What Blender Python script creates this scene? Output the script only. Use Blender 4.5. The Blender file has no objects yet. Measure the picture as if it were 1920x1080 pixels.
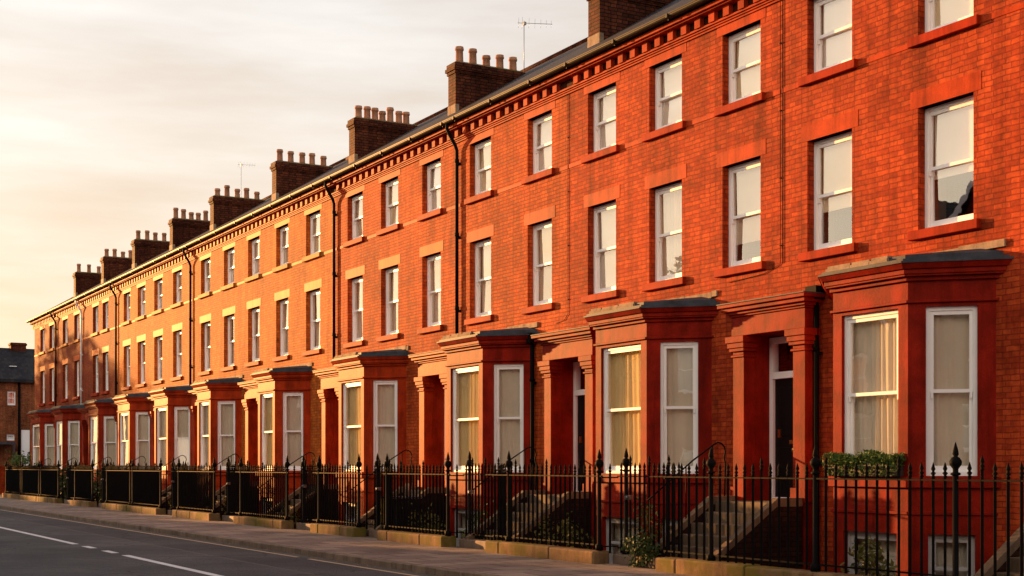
import bpy, math, random
from mathutils import Vector, Matrix, noise
random.seed(11)
R = math.radians
scene = bpy.context.scene
COL = scene.collection

# ------------------------------------------------------------------ materials
def new_mat(name):
    m = bpy.data.materials.new(name); m.use_nodes = True
    nt = m.node_tree
    b = nt.nodes['Principled BSDF']
    return m, nt, nt.nodes, nt.links, b

def rgba(c): return (c[0], c[1], c[2], 1.0)

def ramp(N, pts):
    r = N.new('ShaderNodeValToRGB')
    e = r.color_ramp.elements
    e[0].position, e[0].color = pts[0][0], rgba(pts[0][1])
    e[1].position, e[1].color = pts[-1][0], rgba(pts[-1][1])
    for p, c in pts[1:-1]:
        x = e.new(p); x.color = rgba(c)
    return r

def mixc(N, L, fac, a, b, mode='MIX'):
    m = N.new('ShaderNodeMix'); m.data_type = 'RGBA'; m.blend_type = mode
    for sock, v in ((m.inputs[0], fac), (m.inputs[6], a), (m.inputs[7], b)):
        if hasattr(v, 'is_output'): L.new(v, sock)
        elif isinstance(v, (int, float)): sock.default_value = v
        else: sock.default_value = rgba(v)
    return m.outputs[2]

def noise_tex(N, L, vec, scale, detail=4, rough=.55):
    n = N.new('ShaderNodeTexNoise'); n.inputs['Scale'].default_value = scale
    n.inputs['Detail'].default_value = detail; n.inputs['Roughness'].default_value = rough
    if vec is not None: L.new(vec, n.inputs['Vector'])
    return n.outputs['Fac']

def math_node(N, L, op, a, b=0.0):
    m = N.new('ShaderNodeMath'); m.operation = op
    for s, v in ((m.inputs[0], a), (m.inputs[1], b)):
        if hasattr(v, 'is_output'): L.new(v, s)
        else: s.default_value = v
    return m.outputs[0]

def bump(N, L, b, h, strength, dist=.01):
    n = N.new('ShaderNodeBump'); n.inputs['Strength'].default_value = strength
    n.inputs['Distance'].default_value = dist
    L.new(h, n.inputs['Height']); L.new(n.outputs[0], b.inputs['Normal'])
    return n

def world_pos(N):
    return N.new('ShaderNodeNewGeometry').outputs['Position']

def wall_uv(N, L):
    """(x, z) on faces looking along y, (y, z) on faces looking along x"""
    g = N.new('ShaderNodeNewGeometry')
    sp = N.new('ShaderNodeSeparateXYZ'); L.new(g.outputs['Position'], sp.inputs[0])
    sn = N.new('ShaderNodeSeparateXYZ'); L.new(g.outputs['True Normal'], sn.inputs[0])
    ax = math_node(N, L, 'ABSOLUTE', sn.outputs[0])
    side = math_node(N, L, 'GREATER_THAN', ax, .75)
    mx = N.new('ShaderNodeMix'); mx.data_type = 'FLOAT'
    L.new(side, mx.inputs[0]); L.new(sp.outputs[0], mx.inputs[2]); L.new(sp.outputs[1], mx.inputs[3])
    cb = N.new('ShaderNodeCombineXYZ'); L.new(mx.outputs[0], cb.inputs[0]); L.new(sp.outputs[2], cb.inputs[1])
    return cb.outputs[0], g.outputs['Position']

def streaks(N, L, pos, lo):
    mp = N.new('ShaderNodeMapping'); mp.inputs['Scale'].default_value = (3.4, 3.4, .32); L.new(pos, mp.inputs[0])
    f = noise_tex(N, L, mp.outputs[0], 1.0, 6, .68)
    r = ramp(N, [(.34, (lo, lo * .96, lo * .95)), (.54, (1.0, 1.0, 1.0)), (.72, (1.08, 1.09, 1.1))]); L.new(f, r.inputs[0])
    return r.outputs[0]

def brick_mat(name, c1, c2, mortar, rough=.72, bw=.25, rh=.081, ms=.009, soot_or_shade=.42, spec=.06):
    m, nt, N, L, b = new_mat(name)
    uv, pos = wall_uv(N, L)
    # slightly uneven courses
    dn = N.new('ShaderNodeTexNoise'); dn.inputs['Scale'].default_value = 4.5; L.new(pos, dn.inputs['Vector'])
    sub = N.new('ShaderNodeVectorMath'); sub.operation = 'MULTIPLY_ADD'
    L.new(dn.outputs['Color'], sub.inputs[0]); sub.inputs[1].default_value = (.055, .035, 0); L.new(uv, sub.inputs[2])
    t = N.new('ShaderNodeTexBrick'); L.new(sub.outputs[0], t.inputs['Vector'])
    t.offset = .5; t.squash = .62; t.squash_frequency = 2
    t.inputs['Scale'].default_value = 1
    t.inputs['Brick Width'].default_value = bw; t.inputs['Row Height'].default_value = rh
    t.inputs['Mortar Size'].default_value = ms; t.inputs['Mortar Smooth'].default_value = .35
    t.inputs['Bias'].default_value = -.1
    t.inputs['Color1'].default_value = rgba(c1); t.inputs['Color2'].default_value = rgba(c2)
    t.inputs['Mortar'].default_value = rgba(mortar)
    n1 = noise_tex(N, L, pos, .55, 5, .6)
    n2 = noise_tex(N, L, pos, 9, 4, .6)
    n3 = noise_tex(N, L, pos, 60, 3, .6)
    r1 = ramp(N, [(.32, (1 - soot_or_shade,) * 3), (.6, (1.08, 1.08, 1.08))]); L.new(n1, r1.inputs[0])
    r2 = ramp(N, [(.3, (.62, .58, .58)), (.7, (1.16, 1.2, 1.2))]); L.new(n2, r2.inputs[0])
    c = mixc(N, L, 1.0, t.outputs['Color'], r1.outputs[0], 'MULTIPLY')
    c = mixc(N, L, 1.0, c, r2.outputs[0], 'MULTIPLY')
    c = mixc(N, L, 1.0, c, streaks(N, L, pos, .62), 'MULTIPLY')
    L.new(c, b.inputs['Base Color'])
    rr = N.new('ShaderNodeMapRange'); L.new(n2, rr.inputs[0]); rr.inputs[3].default_value = rough - .1; rr.inputs[4].default_value = rough + .15
    L.new(rr.outputs[0], b.inputs['Roughness'])
    b.inputs['Specular IOR Level'].default_value = spec
    inv = math_node(N, L, 'SUBTRACT', 1.0, t.outputs['Fac'])
    h = math_node(N, L, 'ADD', inv, math_node(N, L, 'MULTIPLY', n3, .5))
    h = math_node(N, L, 'ADD', h, math_node(N, L, 'MULTIPLY', n2, .7))
    bump(N, L, b, h, .7, .008)
    return m

def stone_mat(name, c, var=.25, rough=.7, scale=3.0, bumps=.25, spec=.03, moss=None):
    m, nt, N, L, b = new_mat(name)
    pos = world_pos(N)
    n1 = noise_tex(N, L, pos, scale, 6, .6)
    n2 = noise_tex(N, L, pos, scale * 16, 4, .6)
    lo = tuple(x * (1 - var) for x in c); hi = tuple(min(1, x * (1 + var * .6)) for x in c)
    r = ramp(N, [(.3, lo), (.68, hi)]); L.new(n1, r.inputs[0])
    r2 = ramp(N, [(.3, (.86,) * 3), (.7, (1.07,) * 3)]); L.new(n2, r2.inputs[0])
    col = mixc(N, L, 1.0, r.outputs[0], r2.outputs[0], 'MULTIPLY')
    col = mixc(N, L, 1.0, col, streaks(N, L, pos, .56), 'MULTIPLY')
    if moss:
        n3 = noise_tex(N, L, pos, 1.1, 5, .65)
        rm = ramp(N, [(.47, (0, 0, 0)), (.6, (.85, .85, .85))]); L.new(n3, rm.inputs[0])
        col = mixc(N, L, rm.outputs[0], col, moss)
    L.new(col, b.inputs['Base Color']); b.inputs['Roughness'].default_value = rough
    b.inputs['Specular IOR Level'].default_value = spec
    h = math_node(N, L, 'ADD', n1, math_node(N, L, 'MULTIPLY', n2, .5))
    bump(N, L, b, h, bumps, .012)
    return m

def paint_mat(name, c, rough=.4, spec=.5, var=.08, metallic=0, scale=4):
    m, nt, N, L, b = new_mat(name)
    pos = world_pos(N)
    n1 = noise_tex(N, L, pos, scale, 5, .6)
    lo = tuple(x * (1 - var) for x in c); hi = tuple(min(1, x * (1 + var)) for x in c)
    r = ramp(N, [(.3, lo), (.7, hi)]); L.new(n1, r.inputs[0])
    L.new(r.outputs[0], b.inputs['Base Color'])
    b.inputs['Roughness'].default_value = rough; b.inputs['Metallic'].default_value = metallic
    b.inputs['Specular IOR Level'].default_value = spec
    bump(N, L, b, noise_tex(N, L, pos, 40, 3, .6), .06, .004)
    return m

M = {}
def build_mats():
    # brick sets, near red houses to the yellower ones up the street
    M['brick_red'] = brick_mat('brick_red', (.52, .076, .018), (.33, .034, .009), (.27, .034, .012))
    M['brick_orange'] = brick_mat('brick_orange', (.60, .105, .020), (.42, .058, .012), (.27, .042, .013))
    M['brick_gold'] = brick_mat('brick_gold', c1=(.64, .172, .025), c2=(.46, .092, .014), mortar=(.36, .085, .018), soot_or_shade=.34, spec=.07)
    M['brick_rust'] = brick_mat('brick_rust', (.33, .052, .013), (.22, .032, .009), (.15, .028, .010), soot_or_shade=.3)
    M['brick_brown'] = brick_mat('brick_brown', (.15, .048, .022), (.09, .026, .014), (.05, .02, .013), bw=.3)
    M['brick_end'] = brick_mat('brick_end', (.36, .12, .05), (.22, .065, .03), (.14, .055, .03), bw=.3)
    M['brick_chimney'] = brick_mat('brick_chimney', (.17, .045, .020), (.075, .021, .012), (.022, .010, .007), soot_or_shade=.5, ms=.010)
    M['render_red'] = stone_mat('render_red', (.25, .0125, .0045), .38, .55, 2.6, .4, .05)
    M['render_orange'] = stone_mat('render_orange', (.38, .038, .008), .34, .5, 2.6, .35, .035)
    M['render_rust'] = stone_mat('render_rust', (.27, .022, .007), .3, .6, 2.2, .3, .04)
    M['lintel_red'] = stone_mat('lintel_red', (.43, .046, .010), .25, .55, 3, .15)
    M['lintel_orange'] = stone_mat('lintel_orange', (.50, .088, .016), .22, .55, 3, .15)
    M['lintel_buff'] = stone_mat('lintel_buff', (.52, .19, .036), .22, .55, 3, .15)
    M['sill_red'] = stone_mat('sill_red', (.36, .026, .006), .18, .6, 3, .2)
    M['sill_buff'] = stone_mat('sill_buff', (.50, .18, .034), .22, .6, 3, .2)
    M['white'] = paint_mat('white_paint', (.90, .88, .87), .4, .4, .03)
    M['dull'] = paint_mat('dull_white_paint', (.46, .43, .42), .5, .3, .1)  # white frames darkened for the shade of the basement area
    M['black'] = paint_mat('black_iron', (.006, .0055, .0055), .6, .03, .2)
    M['door_black'] = paint_mat('door_black', (.006, .006, .0065), .35, .2, .1)
    M['brass'] = paint_mat('brass', (.75, .48, .16), .3, .5, .1, 1.0)
    M['lead'] = stone_mat('lead', (.055, .06, .075), .3, .6, 5, .3, .15)
    M['flash'] = stone_mat('flashing', (.34, .24, .16), .35, .7, 5, .4)
    M['gutter'] = paint_mat('gutter_paint', (.016, .012, .008), .5, .08, .3)
    M['pot'] = stone_mat('pot_clay', (.46, .22, .13), .2, .75, 6, .2)
    M['plinth'] = stone_mat('plinth_stone', (.23, .135, .065), .4, .85, 3, .7, .1, moss=(.115, .092, .014))
    M['step'] = stone_mat('step_stone', (.15, .095, .055), .3, .8, 4, .4, .3)
    M['soil'] = stone_mat('soil', (.05, .035, .022), .5, .95, 3, .8, .1)
    M['curtain'] = paint_mat('curtain_cloth', (.88, .78, .62), .9, .1, .06, 0, 1.5)
    M['curtain_gold'] = paint_mat('curtain_gold', (.98, .72, .36), .9, .1, .08, 0, 1.5)  # sunlight on the front bay curtains put into the cloth colour
    M['blind_warm'] = paint_mat('blind_warm', (.92, .78, .54), .85, .15, .05, 0, 1.0)  # warmed in place of golden sky reflections in the panes
    M['blind_sand'] = paint_mat('blind_sand', (.74, .62, .46), .85, .15, .05, 0, 1.0)
    M['blind'] = paint_mat('blind_cloth', (.93, .86, .74), .85, .15, .03, 0, 1.0)
    M['soot'] = paint_mat('sooty_masonry', (.045, .012, .007), .8, .05, .3)  # shadow of the dentil gaps put into the paint colour
    M['brick_soot'] = brick_mat('brick_soot', (.040, .015, .009), (.022, .009, .006), (.012, .007, .005))  # dark brick, deepened to hold the shadow beside the stairs
    M['wood'] = paint_mat('lining_wood', (.20, .13, .09), .6, .3, .1)
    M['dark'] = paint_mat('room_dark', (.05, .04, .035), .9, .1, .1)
    M['planter'] = paint_mat('planter_box', (.035, .022, .016), .6, .3, .3)
    M['ochre'] = paint_mat('ochre_paint', (.42, .26, .04), .6, .3, .15)
    M['alu'] = paint_mat('aerial_metal', (.22, .21, .21), .35, .5, .1, .8)
    # slate roof
    m, nt, N, L, b = new_mat('slate')
    pos = world_pos(N)
    t = N.new('ShaderNodeTexBrick'); L.new(pos, t.inputs['Vector']); t.inputs['Scale'].default_value = 1
    t.inputs['Brick Width'].default_value = .3; t.inputs['Row Height'].default_value = .22; t.inputs['Mortar Size'].default_value = .008
    t.inputs['Color1'].default_value = (.036, .034, .040, 1); t.inputs['Color2'].default_value = (.020, .019, .024, 1)
    t.inputs['Mortar'].default_value = (.018, .016, .018, 1)
    n1 = noise_tex(N, L, pos, 1.5, 5); r = ramp(N, [(.3, (.75,) * 3), (.7, (1.25, 1.15, 1.05))]); L.new(n1, r.inputs[0])
    L.new(mixc(N, L, 1.0, t.outputs['Color'], r.outputs[0], 'MULTIPLY'), b.inputs['Base Color'])
    b.inputs['Roughness'].default_value = .7; b.inputs['Specular IOR Level'].default_value = .1
    bump(N, L, b, math_node(N, L, 'SUBTRACT', 1.0, t.outputs['Fac']), .5, .012)
    M['slate'] = m
    # window glass: clear with a mirror share, a little wavy
    m, nt, N, L, b = new_mat('window_glass')
    N.remove(b)
    out = N['Material Output']
    tr = N.new('ShaderNodeBsdfTransparent'); tr.inputs[0].default_value = (.97, .97, .96, 1)
    gl = N.new('ShaderNodeBsdfGlossy'); gl.inputs['Roughness'].default_value = .012
    ge = N.new('ShaderNodeNewGeometry')
    dt = N.new('ShaderNodeVectorMath'); dt.operation = 'DOT_PRODUCT'
    L.new(ge.outputs['Normal'], dt.inputs[0]); L.new(ge.outputs['Incoming'], dt.inputs[1])
    cs = math_node(N, L, 'SUBTRACT', 1.0, math_node(N, L, 'ABSOLUTE', dt.outputs['Value']))
    fac = math_node(N, L, 'ADD', math_node(N, L, 'MULTIPLY', math_node(N, L, 'POWER', cs, 4.0), .6), .30)
    fac = math_node(N, L, 'MINIMUM', fac, 1.0)
    nn = noise_tex(N, L, world_pos(N), 2.5, 2)
    bn = N.new('ShaderNodeBump'); bn.inputs['Strength'].default_value = .035; bn.inputs['Distance'].default_value = .02
    L.new(nn, bn.inputs['Height']); L.new(bn.outputs[0], gl.inputs['Normal'])
    ms = N.new('ShaderNodeMixShader'); L.new(fac, ms.inputs[0]); L.new(tr.outputs[0], ms.inputs[1]); L.new(gl.outputs[0], ms.inputs[2])
    L.new(ms.outputs[0], out.inputs[0])
    M['glass'] = m
    # asphalt with an old trench patch along the gutter
    m, nt, N, L, b = new_mat('asphalt')
    pos = world_pos(N)
    sp = N.new('ShaderNodeSeparateXYZ'); L.new(pos, sp.inputs[0])
    n1 = noise_tex(N, L, pos, .35, 6, .62); n2 = noise_tex(N, L, pos, 24, 4, .75); n3 = noise_tex(N, L, pos, 2.3, 5, .6)
    r = ramp(N, [(.32, (.022, .022, .025)), (.52, (.050, .048, .052)), (.68, (.085, .078, .078))]); L.new(n1, r.inputs[0])
    r2 = ramp(N, [(.3, (.3,) * 3), (.72, (2.0,) * 3)]); L.new(n2, r2.inputs[0])
    c = mixc(N, L, 1.0, r.outputs[0], r2.outputs[0], 'MULTIPLY')
    wob = math_node(N, L, 'ADD', sp.outputs[1], math_node(N, L, 'MULTIPLY', math_node(N, L, 'SUBTRACT', n3, .5), .12))
    patch = math_node(N, L, 'GREATER_THAN', wob, -7.02)
    c = mixc(N, L, math_node(N, L, 'MULTIPLY', patch, .55), c, mixc(N, L, 1.0, c, (.55, .55, .58), 'MULTIPLY'))
    seam = math_node(N, L, 'LESS_THAN', math_node(N, L, 'ABSOLUTE', math_node(N, L, 'ADD', wob, 7.05)), .05)
    c = mixc(N, L, math_node(N, L, 'MULTIPLY', seam, .6), c, (.11, .085, .075))
    dirt = math_node(N, L, 'GREATER_THAN', math_node(N, L, 'ADD', wob, math_node(N, L, 'MULTIPLY', n1, .25)), -5.48)
    c = mixc(N, L, math_node(N, L, 'MULTIPLY', dirt, .5), c, (.13, .095, .07))
    wv = N.new('ShaderNodeVectorMath'); wv.operation = 'MULTIPLY_ADD'; nw = N.new('ShaderNodeTexNoise'); nw.inputs['Scale'].default_value = 1.6; L.new(pos, nw.inputs['Vector'])
    L.new(nw.outputs['Color'], wv.inputs[0]); wv.inputs[1].default_value = (.9, .9, 0); L.new(pos, wv.inputs[2])
    vo = N.new('ShaderNodeTexVoronoi'); vo.feature = 'DISTANCE_TO_EDGE'; vo.inputs['Scale'].default_value = .42; L.new(wv.outputs[0], vo.inputs['Vector'])
    ck = math_node(N, L, 'MULTIPLY', math_node(N, L, 'LESS_THAN', vo.outputs['Distance'], .009), math_node(N, L, 'GREATER_THAN', n1, .47))
    c = mixc(N, L, math_node(N, L, 'MULTIPLY', ck, .75), c, (.012, .011, .011))
    L.new(c, b.inputs['Base Color']); b.inputs['Roughness'].default_value = .8; b.inputs['Specular IOR Level'].default_value = .3
    bump(N, L, b, n2, .8, .02)
    M['asphalt'] = m
    # road paint, worn through to the asphalt
    for nm, colr, wear in (('line_white', (.72, .70, .68), .40), ('line_cream', (.46, .32, .19), .42)):
        m, nt, N, L, b = new_mat(nm)
        pos = world_pos(N)
        n2 = noise_tex(N, L, pos, 22, 4, .7); n1 = noise_tex(N, L, pos, 1.4, 4, .6)
        s = math_node(N, L, 'ADD', math_node(N, L, 'MULTIPLY', n2, .6), math_node(N, L, 'MULTIPLY', n1, .4))
        r = ramp(N, [(wear - .08, (.06, .05, .05)), (wear + .03, colr)]); L.new(s, r.inputs[0])
        L.new(r.outputs[0], b.inputs['Base Color']); b.inputs['Roughness'].default_value = .7
        M[nm] = m
    # paving flags
    m, nt, N, L, b = new_mat('flagstones')
    pos = world_pos(N)
    mp = N.new('ShaderNodeMapping'); mp.inputs['Rotation'].default_value = (0, 0, math.pi / 2); L.new(pos, mp.inputs[0])
    t = N.new('ShaderNodeTexBrick'); L.new(mp.outputs[0], t.inputs['Vector']); t.inputs['Scale'].default_value = 1
    t.inputs['Brick Width'].default_value = .92; t.inputs['Row Height'].default_value = .66; t.inputs['Mortar Size'].default_value = .018
    t.inputs['Color1'].default_value = (.33, .235, .18, 1); t.inputs['Color2'].default_value = (.16, .108, .086, 1)
    t.inputs['Mortar'].default_value = (.045, .03, .022, 1)
    n1 = noise_tex(N, L, pos, .8, 6, .65); n2 = noise_tex(N, L, pos, 26, 4, .65)
    r = ramp(N, [(.28, (.55, .52, .5)), (.6, (1.05,) * 3), (.75, (1.2, 1.18, 1.15))]); L.new(n1, r.inputs[0])
    r2 = ramp(N, [(.3, (.8,) * 3), (.7, (1.12,) * 3)]); L.new(n2, r2.inputs[0])
    c = mixc(N, L, 1.0, t.outputs['Color'], r.outputs[0], 'MULTIPLY'); c = mixc(N, L, 1.0, c, r2.outputs[0], 'MULTIPLY')
    L.new(c, b.inputs['Base Color']); b.inputs['Roughness'].default_value = .72; b.inputs['Specular IOR Level'].default_value = .4
    h = math_node(N, L, 'ADD', math_node(N, L, 'SUBTRACT', 1.0, t.outputs['Fac']), math_node(N, L, 'MULTIPLY', n2, .4))
    h = math_node(N, L, 'ADD', h, math_node(N, L, 'MULTIPLY', n1, .8))
    bump(N, L, b, h, .5, .012)
    M['flags'] = m
    M['kerb'] = stone_mat('kerb_stone', (.20, .135, .095), .35, .75, 2, .5, .3)
    # leaves
    for nm, a, c2 in (('leaf_green', (.045, .085, .016), (.10, .15, .03)), ('leaf_olive', (.07, .075, .016), (.17, .14, .03)),
                      ('leaf_dark', (.025, .045, .014), (.06, .085, .022)), ('leaf_dry', (.28, .14, .05), (.45, .27, .10))):
        m, nt, N, L, b = new_mat(nm)
        n1 = noise_tex(N, L, world_pos(N), 7, 3, .6)
        r = ramp(N, [(.3, a), (.7, c2)]); L.new(n1, r.inputs[0]); L.new(r.outputs[0], b.inputs['Base Color'])
        b.inputs['Roughness'].default_value = .6; b.inputs['Specular IOR Level'].default_value = .15
        M[nm] = m
    M['bark'] = stone_mat('bark', (.10, .07, .045), .4, .9, 6, .8, .1)
build_mats()

# ------------------------------------------------------------------ mesh helpers
class Frame:
    """O: point on the outer face, T: along the face, D: inwards; z up"""
    def __init__(s, O=(0, 0, 0), T=(1, 0, 0), D=(0, 1, 0)):
        s.O, s.T, s.D = Vector(O), Vector(T).normalized(), Vector(D).normalized()
    def p(s, t, d, z):
        v = s.O + s.T * t + s.D * d
        return (v.x, v.y, v.z + z)
W0 = Frame()

class MB:
    def __init__(s): s.v, s.f, s.sm = [], [], []
    def face(s, pts, smooth=False):
        i = len(s.v); s.v += [tuple(p) for p in pts]; s.f.append(tuple(range(i, i + len(pts)))); s.sm.append(smooth)
    def box(s, F, t0, t1, d0, d1, z0, z1):
        i = len(s.v)
        for z in (z0, z1):
            for t, d in ((t0, d0), (t1, d0), (t1, d1), (t0, d1)): s.v.append(F.p(t, d, z))
        for q in ((0, 3, 2, 1), (4, 5, 6, 7), (0, 1, 5, 4), (1, 2, 6, 5), (2, 3, 7, 6), (3, 0, 4, 7)):
            s.f.append(tuple(i + k for k in q)); s.sm.append(False)
    def wbox(s, x0, x1, y0, y1, z0, z1): s.box(W0, x0, x1, y0, y1, z0, z1)
    def prism(s, poly, z0, z1, poly1=None):
        n = len(poly); i = len(s.v); poly1 = poly1 or poly
        s.v += [(x, y, z0) for x, y in poly] + [(x, y, z1) for x, y in poly1]
        s.f.append(tuple(i + k for k in reversed(range(n)))); s.sm.append(False)
        s.f.append(tuple(i + n + k for k in range(n))); s.sm.append(False)
        for k in range(n):
            j = (k + 1) % n
            s.f.append((i + k, i + j, i + n + j, i + n + k)); s.sm.append(False)
    def lathe(s, x, y, prof, n=8):
        i = len(s.v); m = len(prof)
        for r, z in prof:
            for k in range(n):
                a = 2 * math.pi * (k + .5) / n; s.v.append((x + r * math.cos(a), y + r * math.sin(a), z))
        for a in range(m - 1):
            for k in range(n):
                j = (k + 1) % n
                s.f.append((i + a * n + k, i + a * n + j, i + (a + 1) * n + j, i + (a + 1) * n + k)); s.sm.append(True)
        s.f.append(tuple(i + k for k in reversed(range(n)))); s.sm.append(False)
        s.f.append(tuple(i + (m - 1) * n + k for k in range(n))); s.sm.append(False)
    def tube(s, pts, r, n=8):
        pts = [Vector(p) for p in pts]; i = len(s.v); m = len(pts); prev = None
        rr = r if isinstance(r, (list, tuple)) else [r] * m
        for a, p in enumerate(pts):
            d = (pts[min(a + 1, m - 1)] - pts[max(a - 1, 0)]).normalized()
            if prev is None:
                u = d.orthogonal().normalized()
            else:
                u = (prev - d * prev.dot(d)).normalized()
            prev = u; w = d.cross(u)
            for k in range(n):
                t = 2 * math.pi * k / n; s.v.append(tuple(p + (u * math.cos(t) + w * math.sin(t)) * rr[a]))
        for a in range(m - 1):
            for k in range(n):
                j = (k + 1) % n
                s.f.append((i + a * n + k, i + a * n + j, i + (a + 1) * n + j, i + (a + 1) * n + k)); s.sm.append(True)
        s.f.append(tuple(i + k for k in reversed(range(n)))); s.sm.append(False)
        s.f.append(tuple(i + (m - 1) * n + k for k in range(n))); s.sm.append(False)
    def wall(s, F, t0, t1, z0, z1, holes=()):
        """a wall face with openings (ta, tb, za, zb, depth): skin in cells plus the reveals"""
        ts = sorted({t0, t1, *[h[0] for h in holes], *[h[1] for h in holes]})
        zs = sorted({z0, z1, *[h[2] for h in holes], *[h[3] for h in holes]})
        ts = [t for t in ts if t0 <= t <= t1]; zs = [z for z in zs if z0 <= z <= z1]
        for a, b in zip(ts, ts[1:]):
            for c, d in zip(zs, zs[1:]):
                tm, zm = (a + b) / 2, (c + d) / 2
                if any(h[0] < tm < h[1] and h[2] < zm < h[3] for h in holes): continue
                s.face([F.p(a, 0, c), F.p(b, 0, c), F.p(b, 0, d), F.p(a, 0, d)])
        for h in holes:
            ta, tb, za, zb, dp = h
            if dp <= 0: continue
            s.face([F.p(ta, 0, za), F.p(ta, dp, za), F.p(ta, dp, zb), F.p(ta, 0, zb)][::-1])
            s.face([F.p(tb, 0, za), F.p(tb, dp, za), F.p(tb, dp, zb), F.p(tb, 0, zb)])
            s.face([F.p(ta, 0, zb), F.p(tb, 0, zb), F.p(tb, dp, zb), F.p(ta, dp, zb)])
            s.face([F.p(ta, 0, za), F.p(tb, 0, za), F.p(tb, dp, za), F.p(ta, dp, za)][::-1])
    def build(s, name, mat, parent=None, bevel=0):
        o_ = Vector((0, 0, 0)); q = parent
        while q is not None:
            o_ += Vector(q.location); q = q.parent
        me = bpy.data.meshes.new(name)
        me.from_pydata([(a - o_.x, b - o_.y, c - o_.z) for a, b, c in s.v], [], s.f)
        me.polygons.foreach_set('use_smooth', s.sm)
        me.materials.append(mat); me.update()
        o = bpy.data.objects.new(name, me); COL.objects.link(o)
        if parent is not None: o.parent = parent
        if bevel:
            md = o.modifiers.new('bevel', 'BEVEL'); md.width = bevel; md.segments = 2; md.limit_method = 'ANGLE'
        return o

def thing(name, label, cat, loc, group=None):
    o = bpy.data.objects.new(name, None); COL.objects.link(o); o.location = loc
    o['label'] = label; o['category'] = cat
    if group: o['group'] = group
    return o
def tag(o, label, cat, group=None):
    o['label'] = label; o['category'] = cat
    if group: o['group'] = group
    return o
def struct(o, label=None, cat=None):
    o['kind'] = 'structure'
    if label: o['label'] = label; o['category'] = cat
    return o

# ------------------------------------------------------------------ windows
def sash_meshes(F, w, z0, z1, dep, horns=True):
    """box frame, two sliding sashes and the two panes of one sash window"""
    fr, su, sl, pn = MB(), MB(), MB(), MB()
    jw = .055 if w > .6 else .045
    fr.box(F, 0, jw, dep, dep + .13, z0, z1); fr.box(F, w - jw, w, dep, dep + .13, z0, z1)
    fr.box(F, jw, w - jw, dep, dep + .13, z1 - .06, z1); fr.box(F, jw, w - jw, dep - .02, dep + .13, z0, z0 + .05)
    zm = (z0 + z1) / 2; a, b = jw + .002, w - jw - .002; st = .05
    d0, d1 = dep + .018, dep + .055
    su.box(F, a, a + st, d0, d1, zm - .02, z1 - .062); su.box(F, b - st, b, d0, d1, zm - .02, z1 - .062)
    su.box(F, a + st, b - st, d0, d1, z1 - .117, z1 - .062); su.box(F, a + st, b - st, d0, d1, zm - .02, zm + .03)
    if horns:
        for q in (a, b - st): su.box(F, q + .008, q + st - .008, d0, d1, zm - .10, zm - .02)
    e0, e1 = dep + .058, dep + .095
    sl.box(F, a, a + st, e0, e1, z0 + .052, zm + .03); sl.box(F, b - st, b, e0, e1, z0 + .052, zm + .03)
    sl.box(F, a + st, b - st, e0, e1, z0 + .052, z0 + .145); sl.box(F, a + st, b - st, e0, e1, zm - .015, zm + .03)
    for (dd, c, d) in (((d0 + d1) / 2, zm + .03, z1 - .117), ((e0 + e1) / 2, z0 + .145, zm - .015)):
        k1, k2 = random.uniform(-.010, .010), random.uniform(-.010, .010)
        pn.face([F.p(a + st, dd - k1 - k2, c), F.p(b - st, dd + k1 - k2, c), F.p(b - st, dd + k1 + k2, d), F.p(a + st, dd - k1 + k2, d)])
    return fr, su, sl, pn

def drape(F, t0, t1, z0, z1, d, amp, wl, seed, flare=0):
    mb = MB(); n = max(10, int((t1 - t0) / .018)); rows = 5
    rnd = random.Random(seed); ph = rnd.random() * 6; k2 = rnd.uniform(.31, .47)
    idx = len(mb.v)
    for j in range(rows + 1):
        zf = j / rows
        for i in range(n + 1):
            t = t0 + (t1 - t0) * i / n
            g = 1 - zf * .5
            tt = t + .035 * math.sin(t * 9 + ph) + .02 * zf * math.sin(t * 4 + 3 * ph) + (zf - .5) * .03 * math.sin(ph * 5)
            env = .45 + .55 * math.sin(t * 3.1 + ph * 2) ** 2
            off = amp * g * (env * math.sin(tt * 6.283 / wl + ph) + .75 * math.sin(tt * 6.283 / wl * k2 + 2 * ph + zf * flare * 1.6))
            mb.v.append(F.p(t, d + off, z0 + (z1 - z0) * zf))
    for j in range(rows):
        for i in range(n):
            a = idx + j * (n + 1) + i
            mb.f.append((a, a + 1, a + n + 2, a + n + 1)); mb.sm.append(True)
    return mb

def facade_window(house, xa, xb, zs, zt, zl, lint, sillm, cover, seed, blind_drop=1.0):
    w = xb - xa; F = Frame((xa, 0, 0))
    fr, su, sl, pn = sash_meshes(F, w, zs, zt, .145)
    win = fr.build('window', M['white'], house)
    su.build('sash', M['white'], win); sl.build('sash', M['white'], win)
    pn.build('pane', M['glass'], win)
    l = MB(); l.box(F, -.15, w + .15, -.006, .142, zt, zl); l.build('lintel', lint, win, .006)
    s = MB(); s.box(F, -.14, w + .14, -.085, .20, zs - .14, zs - .0005); s.build('sill', sillm, win, .01)
    # the lining of the opening behind the frame
    b = MB()
    for q in ((-.03, -.002), (w + .002, w + .03)): b.box(F, q[0], q[1], .16, .60, zs, zt)
    b.box(F, -.03, w + .03, .16, .60, zt + .002, zt + .03)
    b.build('lining', M['wood'], win)
    if cover == 'blind':
        b = MB(); zb = zs + .06 + (1 - blind_drop) * (zt - zs)
        b.box(F, .085, w - .085, .262, .267, zb, zt - .03); b.box(F, .085, w - .085, .256, .272, zb - .02, zb - .001)
        b.build('blind', M[('blind', 'blind', 'blind_warm', 'blind', 'blind_sand', 'blind_warm')[seed % 6] if zs > 6 else ('blind_warm', 'blind', 'blind_warm', 'blind_sand')[seed % 4]], win)
    else:
        drape(F, .02, w - .02, zs + .03, zt - .02, .31, .022, .11, seed).build('curtain', M['curtain'], win)
        

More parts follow.
